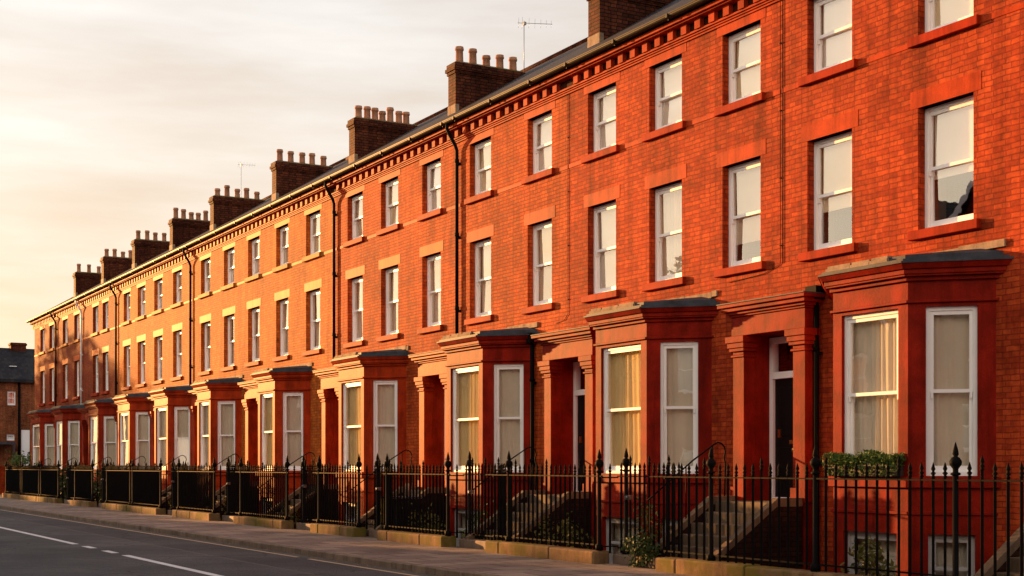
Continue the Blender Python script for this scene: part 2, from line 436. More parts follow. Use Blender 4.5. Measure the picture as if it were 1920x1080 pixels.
# ------------------------------------------------------------------ the terrace
EYE = 1.7
ZT_SILL, ZT_HEAD, ZF_SILL, ZF_HEAD = 8.17, 9.47, 5.25, 7.10
ZTOP = 9.74           # underside of the dentils
ROOF0, RSL = 10.10, .62
DEEP = 8.4

# name: upper x0,x1 | ground x0,x1 | top windows | first floor windows | bay xl-corner, xr-corner | porch x0,x1 | materials
HOUSES = [
 dict(k='A', up=(-18.32, -9.6), gr=(-17.15, -9.6), top=[(-15.18, -14.11), (-17.64, -16.59), (-12.75, -11.7)], bay=(-16.10, -14.55), porch=(-12.3, -10.5),
      br='brick_red', pt='render_red', lt='lintel_red', lf='lintel_red', sl='sill_red', st='sill_red'),
 dict(k='B', up=(-25.17, -18.32), gr=(-23.72, -17.15), top=[(-19.9, -18.84), (-22.18, -21.12), (-24.39, -23.34)], bay=(-22.78, -21.06), porch=(-19.27, -17.40),
      br='brick_red', pt='render_red', lt='lintel_red', lf='lintel_red', sl='sill_red', st='sill_red'),
 dict(k='C', up=(-30.28, -25.17), gr=(-30.12, -23.72), top=[(-26.89, -25.84), (-29.67, -28.60)], bay=(-29.21, -27.44), porch=(-25.75, -23.80),
      br='brick_orange', pt='render_red', lt='lintel_red', lf='lintel_red', sl='sill_red', st='sill_red'),
 dict(k='D', up=(-38.13, -30.28), gr=(-36.85, -30.12), top=[(-32.30, -31.23), (-34.89, -33.77), (-37.24, -36.14)], bay=(-35.85, -34.11), porch=(-31.95, -30.20),
      br='brick_orange', pt='render_orange', lt='lintel_red', lf='lintel_orange', sl='sill_red', st='sill_red'),
 dict(k='E', up=(-46.75, -38.13), gr=(-43.55, -36.85), top=[(-40.54, -39.37), (-43.22, -42.1), (-46.02, -44.85)], bay=(-42.55, -41.0), porch=(-38.60, -36.95),
      br='brick_gold', pt='render_orange', lt='lintel_buff', lf='lintel_buff', sl='sill_red', st='sill_buff'),
 dict(k='F', up=(-52.62, -46.75), gr=(-50.0, -43.55), top=[(-48.68, -47.51), (-51.46, -50.3)], bay=(-49.1, -47.55), porch=(-45.55, -43.75),
      br='brick_gold', pt='render_orange', lt='lintel_buff', lf='lintel_buff', sl='sill_red', st='sill_buff'),
 dict(k='G', up=(-58.9, -52.62), gr=(-55.8, -50.0), top=[(-55.22, -54.02), (-58.03, -56.8)], bay=(-54.85, -52.95), porch=(-51.75, -50.1),
      br='brick_gold', pt='render_orange', lt='lintel_buff', lf='lintel_buff', sl='sill_red', st='sill_buff'),
 dict(k='H', up=(-64.33, -58.9), gr=(-61.7, -55.8), top=[(-60.72, -59.5), (-63.17, -62.02)], bay=(-60.75, -58.75), porch=(-57.6, -55.95),
      br='brick_gold', pt='render_orange', lt='lintel_buff', lf='lintel_buff', sl='sill_red', st='sill_buff'),
 dict(k='I', up=(-71.43, -64.33), gr=(-67.3, -61.7), top=[(-67.17, -66.05), (-69.2, -68.05)], bay=(-66.35, -64.4), porch=(-63.4, -61.85),
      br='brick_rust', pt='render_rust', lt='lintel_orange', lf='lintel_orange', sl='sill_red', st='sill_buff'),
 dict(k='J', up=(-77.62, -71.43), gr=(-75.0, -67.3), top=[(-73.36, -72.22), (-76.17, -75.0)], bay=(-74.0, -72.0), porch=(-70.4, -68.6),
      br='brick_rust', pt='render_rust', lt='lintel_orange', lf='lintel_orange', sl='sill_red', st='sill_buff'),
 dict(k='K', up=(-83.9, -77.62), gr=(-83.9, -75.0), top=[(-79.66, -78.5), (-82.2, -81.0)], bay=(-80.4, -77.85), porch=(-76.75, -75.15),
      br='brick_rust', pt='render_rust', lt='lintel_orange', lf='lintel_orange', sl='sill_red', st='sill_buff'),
]
CHIM = {'B': (-25.93, -25.47, 5), 'D': (-32.78, -32.36, 5), 'E': (-39.5, -39.06, 7), 'F': (-46.4, -45.98, 5), 'G': (-53.52, -53.08, 5),
        'H': (-59.25, -58.8, 6), 'I': (-65.6, -65.12, 5), 'J': (-71.75, -71.25, 5), 'K': (-78.2, -77.7, 4)}
LABELS = {
 'A': "red brick house with a leafy window box on its bay window sill",
 'B': "red brick house showing its whole black front door with brass fittings",
 'C': "orange red house with black drainpipes beside its porch and above its bay roof",
 'D': "orange brick house with red top lintels but paler first floor lintels",
 'E': "golden brick house with buff lintels under the widest chimney stack of seven pots",
 'F': "golden brick house with two windows a floor, just past the seven pot chimney house",
 'G': "golden brick house with the small TV aerial standing behind its chimney pots",
 'H': "last fully sunlit golden house before the shaded end of the terrace",
 'I': "shaded rust brick house with dull sills beside the white drainpipe",
 'J': "rust brick house between the white drainpipe and the end house, half in shade",
 'K': "end house of the terrace with the overhanging eaves corner, beside the side street",
}

PH = .85   # bay projection
def bay_plan(xl, xr, off):
    dx = .85
    L = math.hypot(dx, PH)
    n2 = (PH / L, -dx / L); n1 = (0, -1); k = 1 + n1[0] * n2[0] + n1[1] * n2[1]
    cx, cy = off * (n1[0] + n2[0]) / k, off * (n1[1] + n2[1]) / k
    wx = off / n2[0]
    return [(xl - dx - wx, 0), (xl - cx, -PH + cy), (xr + cx, -PH + cy), (xr + dx + wx, 0)]

def layer(mb, xl, xr, off0, z0, z1, off1=None):
    mb.prism(bay_plan(xl, xr, off0), z0, z1, bay_plan(xl, xr, off0 if off1 is None else off1))

def make_bay(house, h, first):
    xl, xr = h['bay']; pt = M[h['pt']]
    P = bay_plan(xl, xr, 0)
    rnd_ = random.Random(hash_(h['k']))
    body = MB(); segs = []
    for (a, b) in ((P[0], P[1]), (P[1], P[2]), (P[2], P[3])):
        T = Vector((b[0] - a[0], b[1] - a[1], 0)); ln = T.length; T.normalize()
        F = Frame((a[0], a[1], 0), T, (-T.y, T.x, 0))
        pier = .19 if abs(T.y) < .1 else .25
        segs.append((F, ln, pier))
        holes = [(pier, ln - pier, 1.56, 3.99, .13), (pier + .03, ln - pier - .03, -.28, .72, .13)]
        body.wall(F, 0, ln, -.6, 4.42, holes)
    bay = body.build('bay_window', pt, house)
    for nm, o_, z0, z1 in (('architrave', .045, 4.045, 4.085), ('plinth_band', .03, 1.0, 1.045), ('ledge', .07, 1.39, 1.545)):
        tr = MB(); layer(tr, xl, xr, o_, z0, z1); tr.build(nm, pt, bay, .006)
    tr = MB()
    layer(tr, xl, xr, .05, 4.36, 4.42); layer(tr, xl, xr, .11, 4.42, 4.45)
    layer(tr, xl, xr, .13, 4.45, 4.52); layer(tr, xl, xr, .16, 4.52, 4.60, .21)
    tr.build('bay_cornice', pt, bay, .006)
    rf = MB()
    layer(rf, xl, xr, .225, 4.60, 4.628)
    e = bay_plan(xl, xr, .17); i = [(e[0][0] + .45, 0), (e[1][0] + .30, -.34), (e[2][0] - .30, -.34), (e[3][0] - .45, 0)]
    rf.prism(e, 4.628, 4.665)
    g = bay_plan(xl, xr, .09); rf.prism(g, 4.665, 4.73); rf.prism(g, 4.73, 4.815, i)
    rf.build('bay_roof', M['lead'], bay)
    fl = MB()
    x = e[0][0] + .2
    while x < e[3][0] - .1:
        w = min(random.uniform(.5, .85), e[3][0] - .05 - x); zz = 4.80 + random.uniform(-.01, .02)
        fl.box(W0, x, x + w - .008, -.035 - random.uniform(0, .01), -.003, zz - .03, zz + .075); x += w
    fl.build('flashing', M['flash'], bay)
    # bedded slips along the top of the front slope
    fl = MB()
    x = e[1][0] + .05
    while x < e[2][0] - .40:
        w = min(random.uniform(.35, .6), e[2][0] - .30 - x)
        hh = random.uniform(-.006, .008)
        fl.box(W0, x, x + w - .01, e[1][1] + .03, e[1][1] + .12, 4.667, 4.715 + hh); fl.box(W0, x + .02, x + w - .02, e[1][1] + .055, e[1][1] + .5, 4.7152 + hh, 4.755 + hh); x += w
    fl.build('slip_course', M['flash'], bay)
    for q, (F, ln, pier) in enumerate(segs):
        w = ln - 2 * pier; G = Frame(F.p(pier, 0, 0), F.T, F.D)
        fr, su, sl, pn = sash_meshes(G, w, 1.56, 3.99, .06)
        for s_ in (su, sl):
            i0 = len(fr.v); fr.v += s_.v; fr.f += [tuple(i0 + k for k in f) for f in s_.f]; fr.sm += s_.sm
        fr.build('sash_window', M['white'], bay); pn.build('pane', M['glass'], bay)
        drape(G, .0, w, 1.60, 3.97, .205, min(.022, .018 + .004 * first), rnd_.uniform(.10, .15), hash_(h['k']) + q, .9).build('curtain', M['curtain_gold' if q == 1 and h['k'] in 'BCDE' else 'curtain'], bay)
        G2 = Frame(F.p(pier + .03, 0, 0), F.T, F.D)
        fr, su, sl, pn = sash_meshes(G2, w - .06, -.28, .72, .095, False)
        for s_ in (su, sl):
            i0 = len(fr.v); fr.v += s_.v; fr.f += [tuple(i0 + k for k in f) for f in s_.f]; fr.sm += s_.sm
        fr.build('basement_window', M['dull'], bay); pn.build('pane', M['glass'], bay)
        drape(G2, .0, w - .06, -.24, .70, .30, .015, .08, hash_(h['k']) + q + 7).build('curtain', M['curtain'], bay)
    return bay

def hash_(k): return ord(k) * 17

def make_porch(house, h):
    x0, x1 = h['porch']; pt = M[h['pt']]
    pw = .30; y0 = -.26
    p = MB()
    for a in (x0, x1 - pw):
        p.wbox(a, a + pw, y0, -.002, .0, 3.60)
        p.wbox(a - .035, a + pw + .035, y0 - .035, -.002, 1.1, 1.34)
    p.wbox(x0 - .02, x1 + .02, y0 - .02, -.002, 3.97, 4.30)
    # painted lining of the recess
    a, b = x0 + pw, x1 - pw
    p.face([(a, -.002, 1.1), (a, .47, 1.1), (a, .47, 3.97), (a, -.002, 3.97)][::-1])
    p.face([(b, -.002, 1.1), (b, .47, 1.1), (b, .47, 3.97), (b, -.002, 3.97)])
    p.face([(a, -.002, 3.97), (b, -.002, 3.97), (b, .47, 3.97), (a, .47, 3.97)])
    porch = p.build('porch', pt, house, .008)
    for a_ in (x0, x1 - pw):
        c = MB()
        for o, z0, z1 in ((.03, 3.60, 3.64), (.05, 3.70, 3.76), (.075, 3.76, 3.85), (.10, 3.85, 3.965)):
            c.wbox(a_ - o, a_ + pw + o, y0 - o, -.003, z0, z1)
        c.wbox(a_ + .004, a_ + pw - .004, y0 - .004, -.004, 3.64, 3.70)
        c.build('capital', pt, porch, .008)
    k = MB()
    for o, z0, z1 in ((.05, 4.30, 4.34), (.09, 4.34, 4.39), (.15, 4.39, 4.46), (.20, 4.46, 4.52)):
        k.wbox(x0 - o, x1 + o, y0 - o, -.003, z0, z1)
    k.build('porch_cornice', pt, porch, .008)
    f = MB(); f.wbox(x0 - .2, x1 + .2, y0 - .215, -.003, 4.522, 4.54); f.build('porch_roof', M['lead'], porch)
    # door
    y = .30; d = MB(); fw = .10
    d.wbox(a + .005, a + fw, y, y + .14, 1.12, 3.95); d.wbox(b - fw, b - .005, y, y + .14, 1.12, 3.95)
    d.wbox(a + fw, b - fw, y, y + .14, 3.84, 3.95); d.wbox(a + fw, b - fw, y - .02, y + .14, 3.22, 3.34)
    d.wbox(a + fw, b - fw, y - .05, y + .14, 1.12, 1.16)
    door = d.build('front_door', M['white'], house, .006)
    l = MB(); l.wbox(a + fw + .003, b - fw - .003, y + .05, y + .10, 1.163, 3.217)
    w = b - a - 2 * fw; x = a + fw
    for (u0, u1, v0, v1) in ((.13, .46, .12, .42), (.54, .87, .12, .42), (.13, .46, .52, .93), (.54, .87, .52, .93)):
        l.wbox(x + w * u0, x + w * u1, y + .038, y + .0495, 1.163 + 2.05 * v0, 1.163 + 2.05 * v1)
    l.build('door_leaf', M['door_black'], door, .008)
    br = MB(); xc = x + w * .5
    br.wbox(xc - .13, xc + .13, y + .025, y + .0497, 2.08, 2.15); br.build('letter_plate', M['brass'], door); br = MB(); br.wbox(x + w * .10, x + w * .16, y + .02, y + .0497, 2.2, 2.34); br.build('bell_plate', M['brass'], door); br = MB()
    br.lathe(xc, y + .018, [(.0, 1.94), (.035, 1.95), (.045, 1.98), (.035, 2.01), (.0, 2.02)], 10); br.build('door_knob', M['brass'], door); br = MB()
    br.wbox(xc - .03, xc + .03, y + .028, y + .0497, 2.55, 2.72)
    br.build('knocker', M['brass'], door)
    g = MB(); g.face([(a + fw, y + .06, 3.34), (b - fw, y + .06, 3.34), (b - fw, y + .06, 3.84), (a + fw, y + .06, 3.84)]); g.build('fanlight', M['glass'], door)
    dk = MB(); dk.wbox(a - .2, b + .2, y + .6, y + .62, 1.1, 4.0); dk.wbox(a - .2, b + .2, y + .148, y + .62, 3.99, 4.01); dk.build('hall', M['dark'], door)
    # steps
    s = MB(); sx0, sx1 = x0 + .16, x1 - .16
    s.wbox(sx0, sx1, -.78, .44, .9, 1.1)
    for q in range(6):
        zz = .9167 - q * .1833
        s.wbox(sx0, sx1, -.78 - (q + 1) * .26, -.78 - q * .26 + .02, -.4, zz)
    steps = s.build('steps', M['step'], house, .012)
    for e in (sx0 - .14, sx1):
        c = MB(); w_ = MB()
        prof = [(-.30, 1.18), (-.82, 1.18), (-2.18, .22), (-2.18, .10), (-.84, 1.04), (-.30, 1.04)]
        n = len(prof)
        for sd, flip in ((e, False), (e + .14, True)):
            pts = [(sd, yy, zz) for yy, zz in prof]; c.face(pts if flip else pts[::-1])
        for j in range(n):
            y_a, z_a = prof[j]; y_b, z_b = prof[(j + 1) % n]
            c.face([(e, y_a, z_a), (e + .14, y_a, z_a), (e + .14, y_b, z_b), (e, y_b, z_b)])
        prof2 = [(-.28, 1.04), (-.84, 1.04), (-2.16, .11), (-2.16, -.4), (-.28, -.4)]
        for sd, flip in ((e + .015, False), (e + .125, True)):
            pts = [(sd, yy, zz) for yy, zz in prof2]; w_.face(pts if flip else pts[::-1])
        w_.face([(e + .015, -2.16, -.4), (e + .125, -2.16, -.4), (e + .125, -2.16, .11), (e + .015, -2.16, .11)])
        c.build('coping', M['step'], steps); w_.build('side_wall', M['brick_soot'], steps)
    if h['k'] == 'A': return
    r = MB(); xr_ = sx0 - .07
    pts = [(xr_, -2.15, 1.12), (xr_, -1.2, 1.80), (xr_, -.74, 2.08)] + [(xr_, -.66 + .16 * math.sin(t), 1.95 + .16 * math.cos(t)) for t in (0, .5, 1.0, 1.57, 2.2)] + [(xr_, -.50, 1.72), (xr_, -.52, 1.16)]
    r.tube(pts, .014, 7)
    for yy, zz, zb in ((-2.1, 1.15, .24), (-1.35, 1.68, .78), (-.78, 2.04, 1.16)):
        r.tube([(xr_, yy, zb - .04), (xr_, yy, zz)], .013, 6)
    r.build('handrail', M['black'], steps)

def make_cornice(house, x0, x1, mat, gut=True):
    c = MB()
    c.wbox(x0, x1, -.03, -.001, 9.64, 9.68); c.wbox(x0, x1, -.055, -.001, 9.68, 9.715); c.wbox(x0, x1, -.085, -.001, 9.715, 9.75)
    dk = MB(); dk.wbox(x0, x1, -.02, -.001, 9.752, 9.934); dk.build('dentil_backing', M['soot'], house)  # strip painted dark for the shade between dentils
    x = math.floor(x0 / .42) * .42 + .42
    while x + .17 < x1:
        c.wbox(x, x + .165, -.115, -.021, 9.752, 9.934); x += .42
    c.wbox(x0, x1, -.20, -.001, 9.936, 9.965); c.wbox(x0, x1, -.25, -.001, 9.965, 10.035)
    c.build('cornice', mat, house)
    if gut:
        g = MB(); n = 9
        prof = []
        for k in range(n): a = math.pi + math.pi * k / (n - 1); prof.append((.075 * math.cos(a) - .335, 10.115 + .075 * math.sin(a)))
        for k in range(n - 1):
            y_a, z_a = prof[k]; y_b, z_b = prof[k + 1]
            g.face([(x0, y_a, z_a), (x1, y_a, z_a), (x1, y_b, z_b), (x0, y_b, z_b)][::-1], True)
        g.wbox(x0, x1, -.418, -.405, 10.105, 10.13)
        x = x0 + .5
        while x < x1:
            g.lathe(x, -.335, [(.02, 10.02), (.02, 10.05)], 4); g.wbox(x, x + .06, -.425, -.40, 10.05, 10.128); x += 1.8
        g.build('gutter', M['gutter'], house)

def make_chimney(house, x0, x1, pots, seed):
    rnd = random.Random(seed)
    y0, y1 = 1.0, 3.12; zt = 12.30
    c = MB()
    c.wbox(x0, x1, y0, y1, 10.4, zt - .28)
    for o, z0, z1 in ((.03, zt - .28, zt - .2), (.065, zt - .2, zt - .11), (.035, zt - .11, zt)):
        c.wbox(x0 - o, x1 + o, y0 - o, y1 + o, z0, z1)
    ch = c.build('chimney', M['brick_chimney'], house)
    f = MB(); f.wbox(x0 - .012, x1 + .012, y0 - .014, y0 + .1, 10.85, 11.2)
    f.build('flashing', M['flash'], ch)
    f = MB(); f.prism([(x0 - .03, y0 - .03), (x1 + .03, y0 - .03), (x1 + .03, y1 + .03), (x0 - .03, y1 + .03)], zt, zt + .06,
                      [(x0 + .06, y0 + .08), (x1 - .06, y0 + .08), (x1 - .06, y1 - .08), (x0 + .06, y1 - .08)])
    f.build('flaunching', M['plinth'], ch)
    xm = (x0 + x1) / 2
    for k in range(pots):
        p = MB(); yy = y0 + .22 + (y1 - y0 - .5) * k / max(1, pots - 1) + rnd.uniform(-.02, .02); hh = .42 + rnd.choice((-.06, 0, .02, .04, .05, .08)) + rnd.uniform(-.02, .02); r = .105
        p.lathe(xm + rnd.uniform(-.02, .02), yy, [(r + .012, zt + .03), (r, zt + .12), (r - .008, zt + hh - .1), (r + .012, zt + hh - .09), (r + .014, zt + hh - .04),
                                  (r - .004, zt + hh - .035), (r + .006, zt + hh), (r - .03, zt + hh), (r - .03, zt + hh - .25)], 14)
        p.build('chimney_pot', M['pot'], ch)

def downpipe(house, x, ztop, zbot, mat, swan=True, r=.045):
    d = MB()
    if swan:
        pts = [(x - .02, -.335, 10.08), (x - .02, -.335, 9.93), (x, -.28, 9.80), (x, -.12, 9.55), (x, -.075, 9.42), (x, -.075, 9.2), (x, -.075, zbot)]
    else:
        pts = [(x, -.075, ztop), (x, -.075, zbot)]
    d.tube(pts, r, 8)
    z = ztop - .9
    while z > zbot + .3:
        d.wbox(x - .075, x + .075, -.085, -.002, z - .025, z + .025); d.lathe(x, -.075, [(r + .012, z + .03), (r + .012, z + .11)], 8); z -= 1.8
    if not swan: d.wbox(x - .13, x + .13, -.2, -.002, ztop - .02, ztop + .2)
    d.build('downpipe', mat, house)

def cable(house, x, z0, z1, bend):
    c = MB(); c.tube([(x, -.015, z1), (x, -.015, z0), (x + bend * .3, -.015, z0 - .12), (x + bend, -.015, z0 - .16)], .006, 5)
    if bend < -1: c.tube([(x + .06, -.012, z1), (x + .06, -.012, z0)], .006, 5)
    z = z0 + .3
    while z < z1: c.wbox(x - .015, x + .015, -.026, -.002, z, z + .02); z += 1.15
    c.build('cable', M['black'], house)

PIPES = {'C': [(-30.20, True, 4.72, 'black'), (-26.56, False, 0, 'black')], 'D': [(-38.08, True, 4.66, 'black')], 'B': [(-17.34, False, 0, 'black')],
         'F': [(-52.58, True, 4.66, 'black')], 'H': [(-64.28, True, 4.66, 'black')], 'I': [(-71.40, True, 4.66, 'white')], 'J': [(-77.58, True, 4.66, 'black')]}

for n_, h in enumerate(HOUSES):
    u0, u1 = h['up']; g0, g1 = h['gr']
    house = thing('terraced_house', LABELS[h['k']], 'house', ((u0 + u1) / 2, 0, 0), 'houses of the brick terrace')
    a, b = h['porch'][0] + .3, h['porch'][1] - .3
    w = MB()
    w.wall(W0, g0, g1, -.6, 4.3, [(a, b, 1.1, 3.97, 0)])
    holes = [(p, q, ZT_SILL, ZT_HEAD, .15) for p, q in h['top']] + [(p, q, ZF_SILL, ZF_HEAD, .15) for p, q in h['top']]
    w.wall(W0, u0, u1, 4.3, ZTOP + .35, holes)
    w.face([(u0, DEEP, -.6), (u1, DEEP, -.6), (u1, DEEP, 10.3), (u0, DEEP, 10.3)][::-1])
    # storeys and party walls keep the rooms dark
    w.face([(u0, .6, 4.6), (u1, .6, 4.6), (u1, DEEP, 4.6), (u0, DEEP, 4.6)]); w.face([(u0, .6, 7.6), (u1, .6, 7.6), (u1, DEEP, 7.6), (u0, DEEP, 7.6)])
    for xx in ((u0, u1) if h['k'] in 'AK' else (u1,)):
        top = [(xx, 0, -.6), (xx, DEEP, -.6), (xx, DEEP, 10.1), (xx, 4.0, ROOF0 + 4.4 * RSL - .05), (xx, 0, 10.1)]
        if not (xx == u0 and h['k'] == 'K' or xx == u1 and h['k'] == 'A'): top = [(a_, b_, max(c_, 4.35)) for a_, b_, c_ in top]
        w.face(top if xx == u1 else top[::-1])
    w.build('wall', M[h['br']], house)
    # string course through the top floor sills
    sc = MB(); xs = sorted([(p - .141, q + .141) for p, q in h['top']]); cur = u0
    sc.wbox(u0, u1, -.012, -.001, 8.05, 8.13)
    sc.build('string_course', M[h['lt']], house)
    for q, (p, r_) in enumerate(sorted(h['top'])):
        near = h['k'] in 'ABCD'
        sd = hash_(h['k']) + q
        facade_window(house, p, r_, ZT_SILL, ZT_HEAD, 9.70, M[h['lt']], M[h['st']], 'blind', sd, 1.0 if near else .97)
        facade_window(house, p, r_, ZF_SILL, ZF_HEAD, 7.37, M[h['lf']], M[h['sl']], 'blind' if h['k'] in 'ABC' and (q + n_) % 3 != 2 else 'curtain', sd + 3, {'A': (.66, .60, .58)}.get(h['k'], (.97, 1.0, .78))[q % 3])
    make_cornice(house, u0 - (.35 if h['k'] == 'K' else 0), u1, M['lintel_red' if h['k'] in 'ABCD' else 'lintel_orange'])
    rf = MB()
    rx0 = u0 - (.4 if h['k'] == 'K' else 0)
    ya, yr = -.36, 4.0; za, zr = ROOF0 + .04, ROOF0 + .04 + 4.36 * RSL
    if h['k'] == 'K':      # hipped end
        pts = [(rx0, ya, za), (u1, ya, za), (u1, yr, zr), (rx0 + 3.2, yr, zr)]
        rf.face(pts); rf.face([(u1, yr, zr), (u1, DEEP + .3, za), (rx0, DEEP + .3, za), (rx0 + 3.2, yr, zr)]); rf.face([(rx0, ya, za), (rx0 + 3.2, yr, zr), (rx0, DEEP + .3, za)])
        rf.face([(rx0, ya, za - .05), (rx0, DEEP + .3, za - .05), (u1, DEEP + .3, za - .05), (u1, ya, za - .05)])
    else:
        rf.face([(rx0, ya, za), (u1, ya, za), (u1, yr, zr), (rx0, yr, zr)]); rf.face([(u1, yr, zr), (u1, DEEP + .3, za), (rx0, DEEP + .3, za), (rx0, yr, zr)])
        rf.wbox(rx0, u1, ya, -.10, za - .05, za - .012)
    roof = rf.build('roof', M['slate'], house)
    rg = MB(); rg.tube([(rx0 + (3.2 if h['k'] == 'K' else 0), yr, zr + .01), (u1, yr, zr + .01)], .085, 8); rg.build('ridge', M['brick_chimney'], roof)
    if h['k'] in CHIM:
        x0, x1, np_ = CHIM[h['k']]; make_chimney(house, x0, x1, np_, hash_(h['k']))
    make_bay(house, h, h['k'] in 'AB')
    make_porch(house, h)
    for x, swan, zb, mt in PIPES.get(h['k'], []):
        downpipe(house, x, 4.45 if not swan else 10.0, zb - (.35 if not swan else 0), M[mt], swan)
    if h['k'] == 'A': cable(house, -18.30, 5.15, 9.63, -1.4)
    if h['k'] == 'B': cable(house, -25.15, 4.95, 9.63, -.5)

# ------------------------------------------------------------------ railings
YF, YG = -2.40, -2.06
def spear(mb, x, y, ztip):
    r = .031
    mb.lathe(x, y, [(.014, ztip - .20), (r, ztip - .185), (.016, ztip - .165), (r + .004, ztip - .14), (.014, ztip - .115), (r - .002, ztip - .085), (.012, ztip - .03), (.002, ztip)], 6)
def bar(mb, x, y, z0, ztip):
    mb.box(Frame((x, y, 0), (1, 1, 0), (-1, 1, 0)), -.0175, .0175, -.0175, .0175, z0, ztip - .19)
    spear(mb, x, y, ztip)
def post_mesh(x, y, z0, ztop):
    p, q = MB(), MB()
    p.lathe(x, y, [(.07, z0), (.07, z0 + .09), (.038, z0 + .11), (.035, ztop - .42)], 12)
    q.lathe(x, y, [(.036, ztop - .42), (.062, ztop - .41), (.062, ztop - .385), (.035, ztop - .375), (.035, ztop - .335), (.075, ztop - .28), (.078, ztop - .24),
                   (.05, ztop - .195), (.025, ztop - .18), (.04, ztop - .155), (.032, ztop - .10), (.018, ztop - .05), (.003, ztop)], 10)
    return p, q

FRONT = [(-18.36, -10.3), (-24.13, -20.2), (-29.36, -26.02), (-33.58, -30.75), (-39.76, -35.64), (-46.23, -42.08), (-52.25, -48.2), (-56.23, -52.35),
         (-62.07, -58.54), (-69.61, -65.3), (-74.40, -69.72), (-79.2, -74.5)]
POSTX = {0: (-17.13, -14.77, -12.23), 1: (-23.49, -20.28), 2: (-29.2, -26.1), 3: (-33.4, -30.83), 4: (-39.6, -35.72), 5: (-46.05, -42.16), 6: (-52.1, -48.28),
         7: (-56.1, -52.45), 8: (-61.9, -58.65), 9: (-69.4, -65.4), 10: (-74.2, -69.9), 11: (-79.0, -74.7)}
FLAB = ["black railing panel on the long low plinth in front of the window box house",
 "black spear railing on mossy plinth in front of the house with brass door fittings",
 "black railing on the plinth before the house with a dark drainpipe beside its porch",
 "black railing on a short mossy plinth before the orange house with pale first floor lintels",
 "black railing on plinth before the house under the seven pot chimney",
 "sunlit black railing before the golden house next past the seven pot chimney",
 "sunlit black railing before the golden house with the small TV aerial",
 "short railing panel abutting another, before the last fully sunlit golden house",
 "dark railing panel after the gate before the shaded rust brick house",
 "dark shaded railing panel before the house beside the white drainpipe",
 "dense dark railing panel, last but one of the row",
 "last dark railing panel at the far end of the row, before the end house"]
for i, (x0, x1) in enumerate(FRONT):
    t = thing('iron_railing', FLAB[i], 'railing', ((x0 + x1) / 2, YF, 0), 'spear topped railings along the pavement')
    p = MB(); x = x0; first = True
    while x < x1 - .01:
        w = .55 if first else min(random.uniform(1.2, 1.9), x1 - x)
        if x1 - x - w < .5: w = x1 - x
        p.wbox(x + .006, x + w - .006, YF - .19, YF + .17, -.12, .23 + random.uniform(-.008, .008)); x += w; first = False
    p.build('plinth', M['plinth'], t, .03)
    r = MB(); r.wbox(x0, x1, YF - .022, YF + .022, 1.515, 1.535); r.build('top_rail', M['black'], t)
    r = MB(); r.box(Frame((x0, YF, .325), (1, 0, 0), (0, 1, 0)), 0, x1 - x0, -.012, .012, -.012, .012); r.build('bottom_rail', M['black'], t)
    b = MB(); x = x0 + .08; k = 0
    while x < x1 - .02:
        if all(abs(x - q) > .07 for q in POSTX[i]): bar(b, x, YF, .24, 1.75 + (.09 if k % 7 == 5 else 0) + random.uniform(-.006, .006))
        x += .196 if i == 0 else .165; k += 1
    b.build('bars', M['black'], t)
    for q in POSTX[i]:
        p, u = post_mesh(q, YF, .23, 2.0)
        o = p.build('post', M['black'], t); u.build('finial', M['black'], o)
GATES = [(-20.2, -18.36), (-26.02, -24.13), (-30.75, -29.36), (-35.64, -33.58), (-42.08, -39.76), (-48.2, -46.23), (-58.54, -56.23), (-65.3, -62.07)]
GLAB = ["black gate by the pavement shrub, at the steps to the brass fitted door",
 "black gate at the steps of the house with a drainpipe beside its porch",
 "narrow black gate beside the dark cabinet with the ochre end panel",
 "black gate beside the short mossy plinth, toward the seven pot chimney",
 "wide black gate past the seven pot chimney house's plinth",
 "black gate before the golden house with the aerial, between two sunlit railing panels",
 "dark gate where the sunlit railings give way to the shaded ones",
 "broad dark gate among the shaded far railings"]
for i, (x0, x1) in enumerate(GATES):
    t = thing('iron_gate', GLAB[i], 'gate', ((x0 + x1) / 2, YG, 0), 'iron gates between the railings')
    s = MB(); s.wbox(x0 + .01, x1 - .01, YG - .13, YG + .13, -.35, .17); s.build('threshold', M['kerb'], t, .02)
    g = MB(); g.wbox(x0, x1, YG - .02, YG + .02, 1.515, 1.535); g.wbox(x0, x1, YG - .02, YG + .02, .26, .285); g.build('gate_frame', M['black'], t)
    b = MB(); x = x0 + .1; k = 0
    while x < x1 - .04:
        bar(b, x, YG, .19, 1.77 + (.12 if k % 4 == 2 else 0)); x += .14; k += 1
    # returns from the pavement line back to the gate
    for xx in (x0, x1):
        b.box(Frame((xx, 0, 0)), -.012, .012, YF, YG, 1.49, 1.513); b.box(Frame((xx, 0, 0)), -.012, .012, YF, YG, .29, .312)
        bar(b, xx + .001, (YF + YG) / 2, .18, 1.75)
    b.build('bars', M['black'], t)
    for xx in (x0 + .25, ):
        p, u = post_mesh(xx, YG, .15, 2.02); o = p.build('gate_post', M['black'], t); u.build('finial', M['black'], o)
    l = MB(); l.wbox(x0 + .30, x0 + .40, YG - .05, YG + .03, 1.12, 1.2); l.tube([(x0 + .35, YG - .09, 1.16), (x0 + .35, YG - .04, 1.16)], .03, 8); l.build('latch', M['alu'], t)

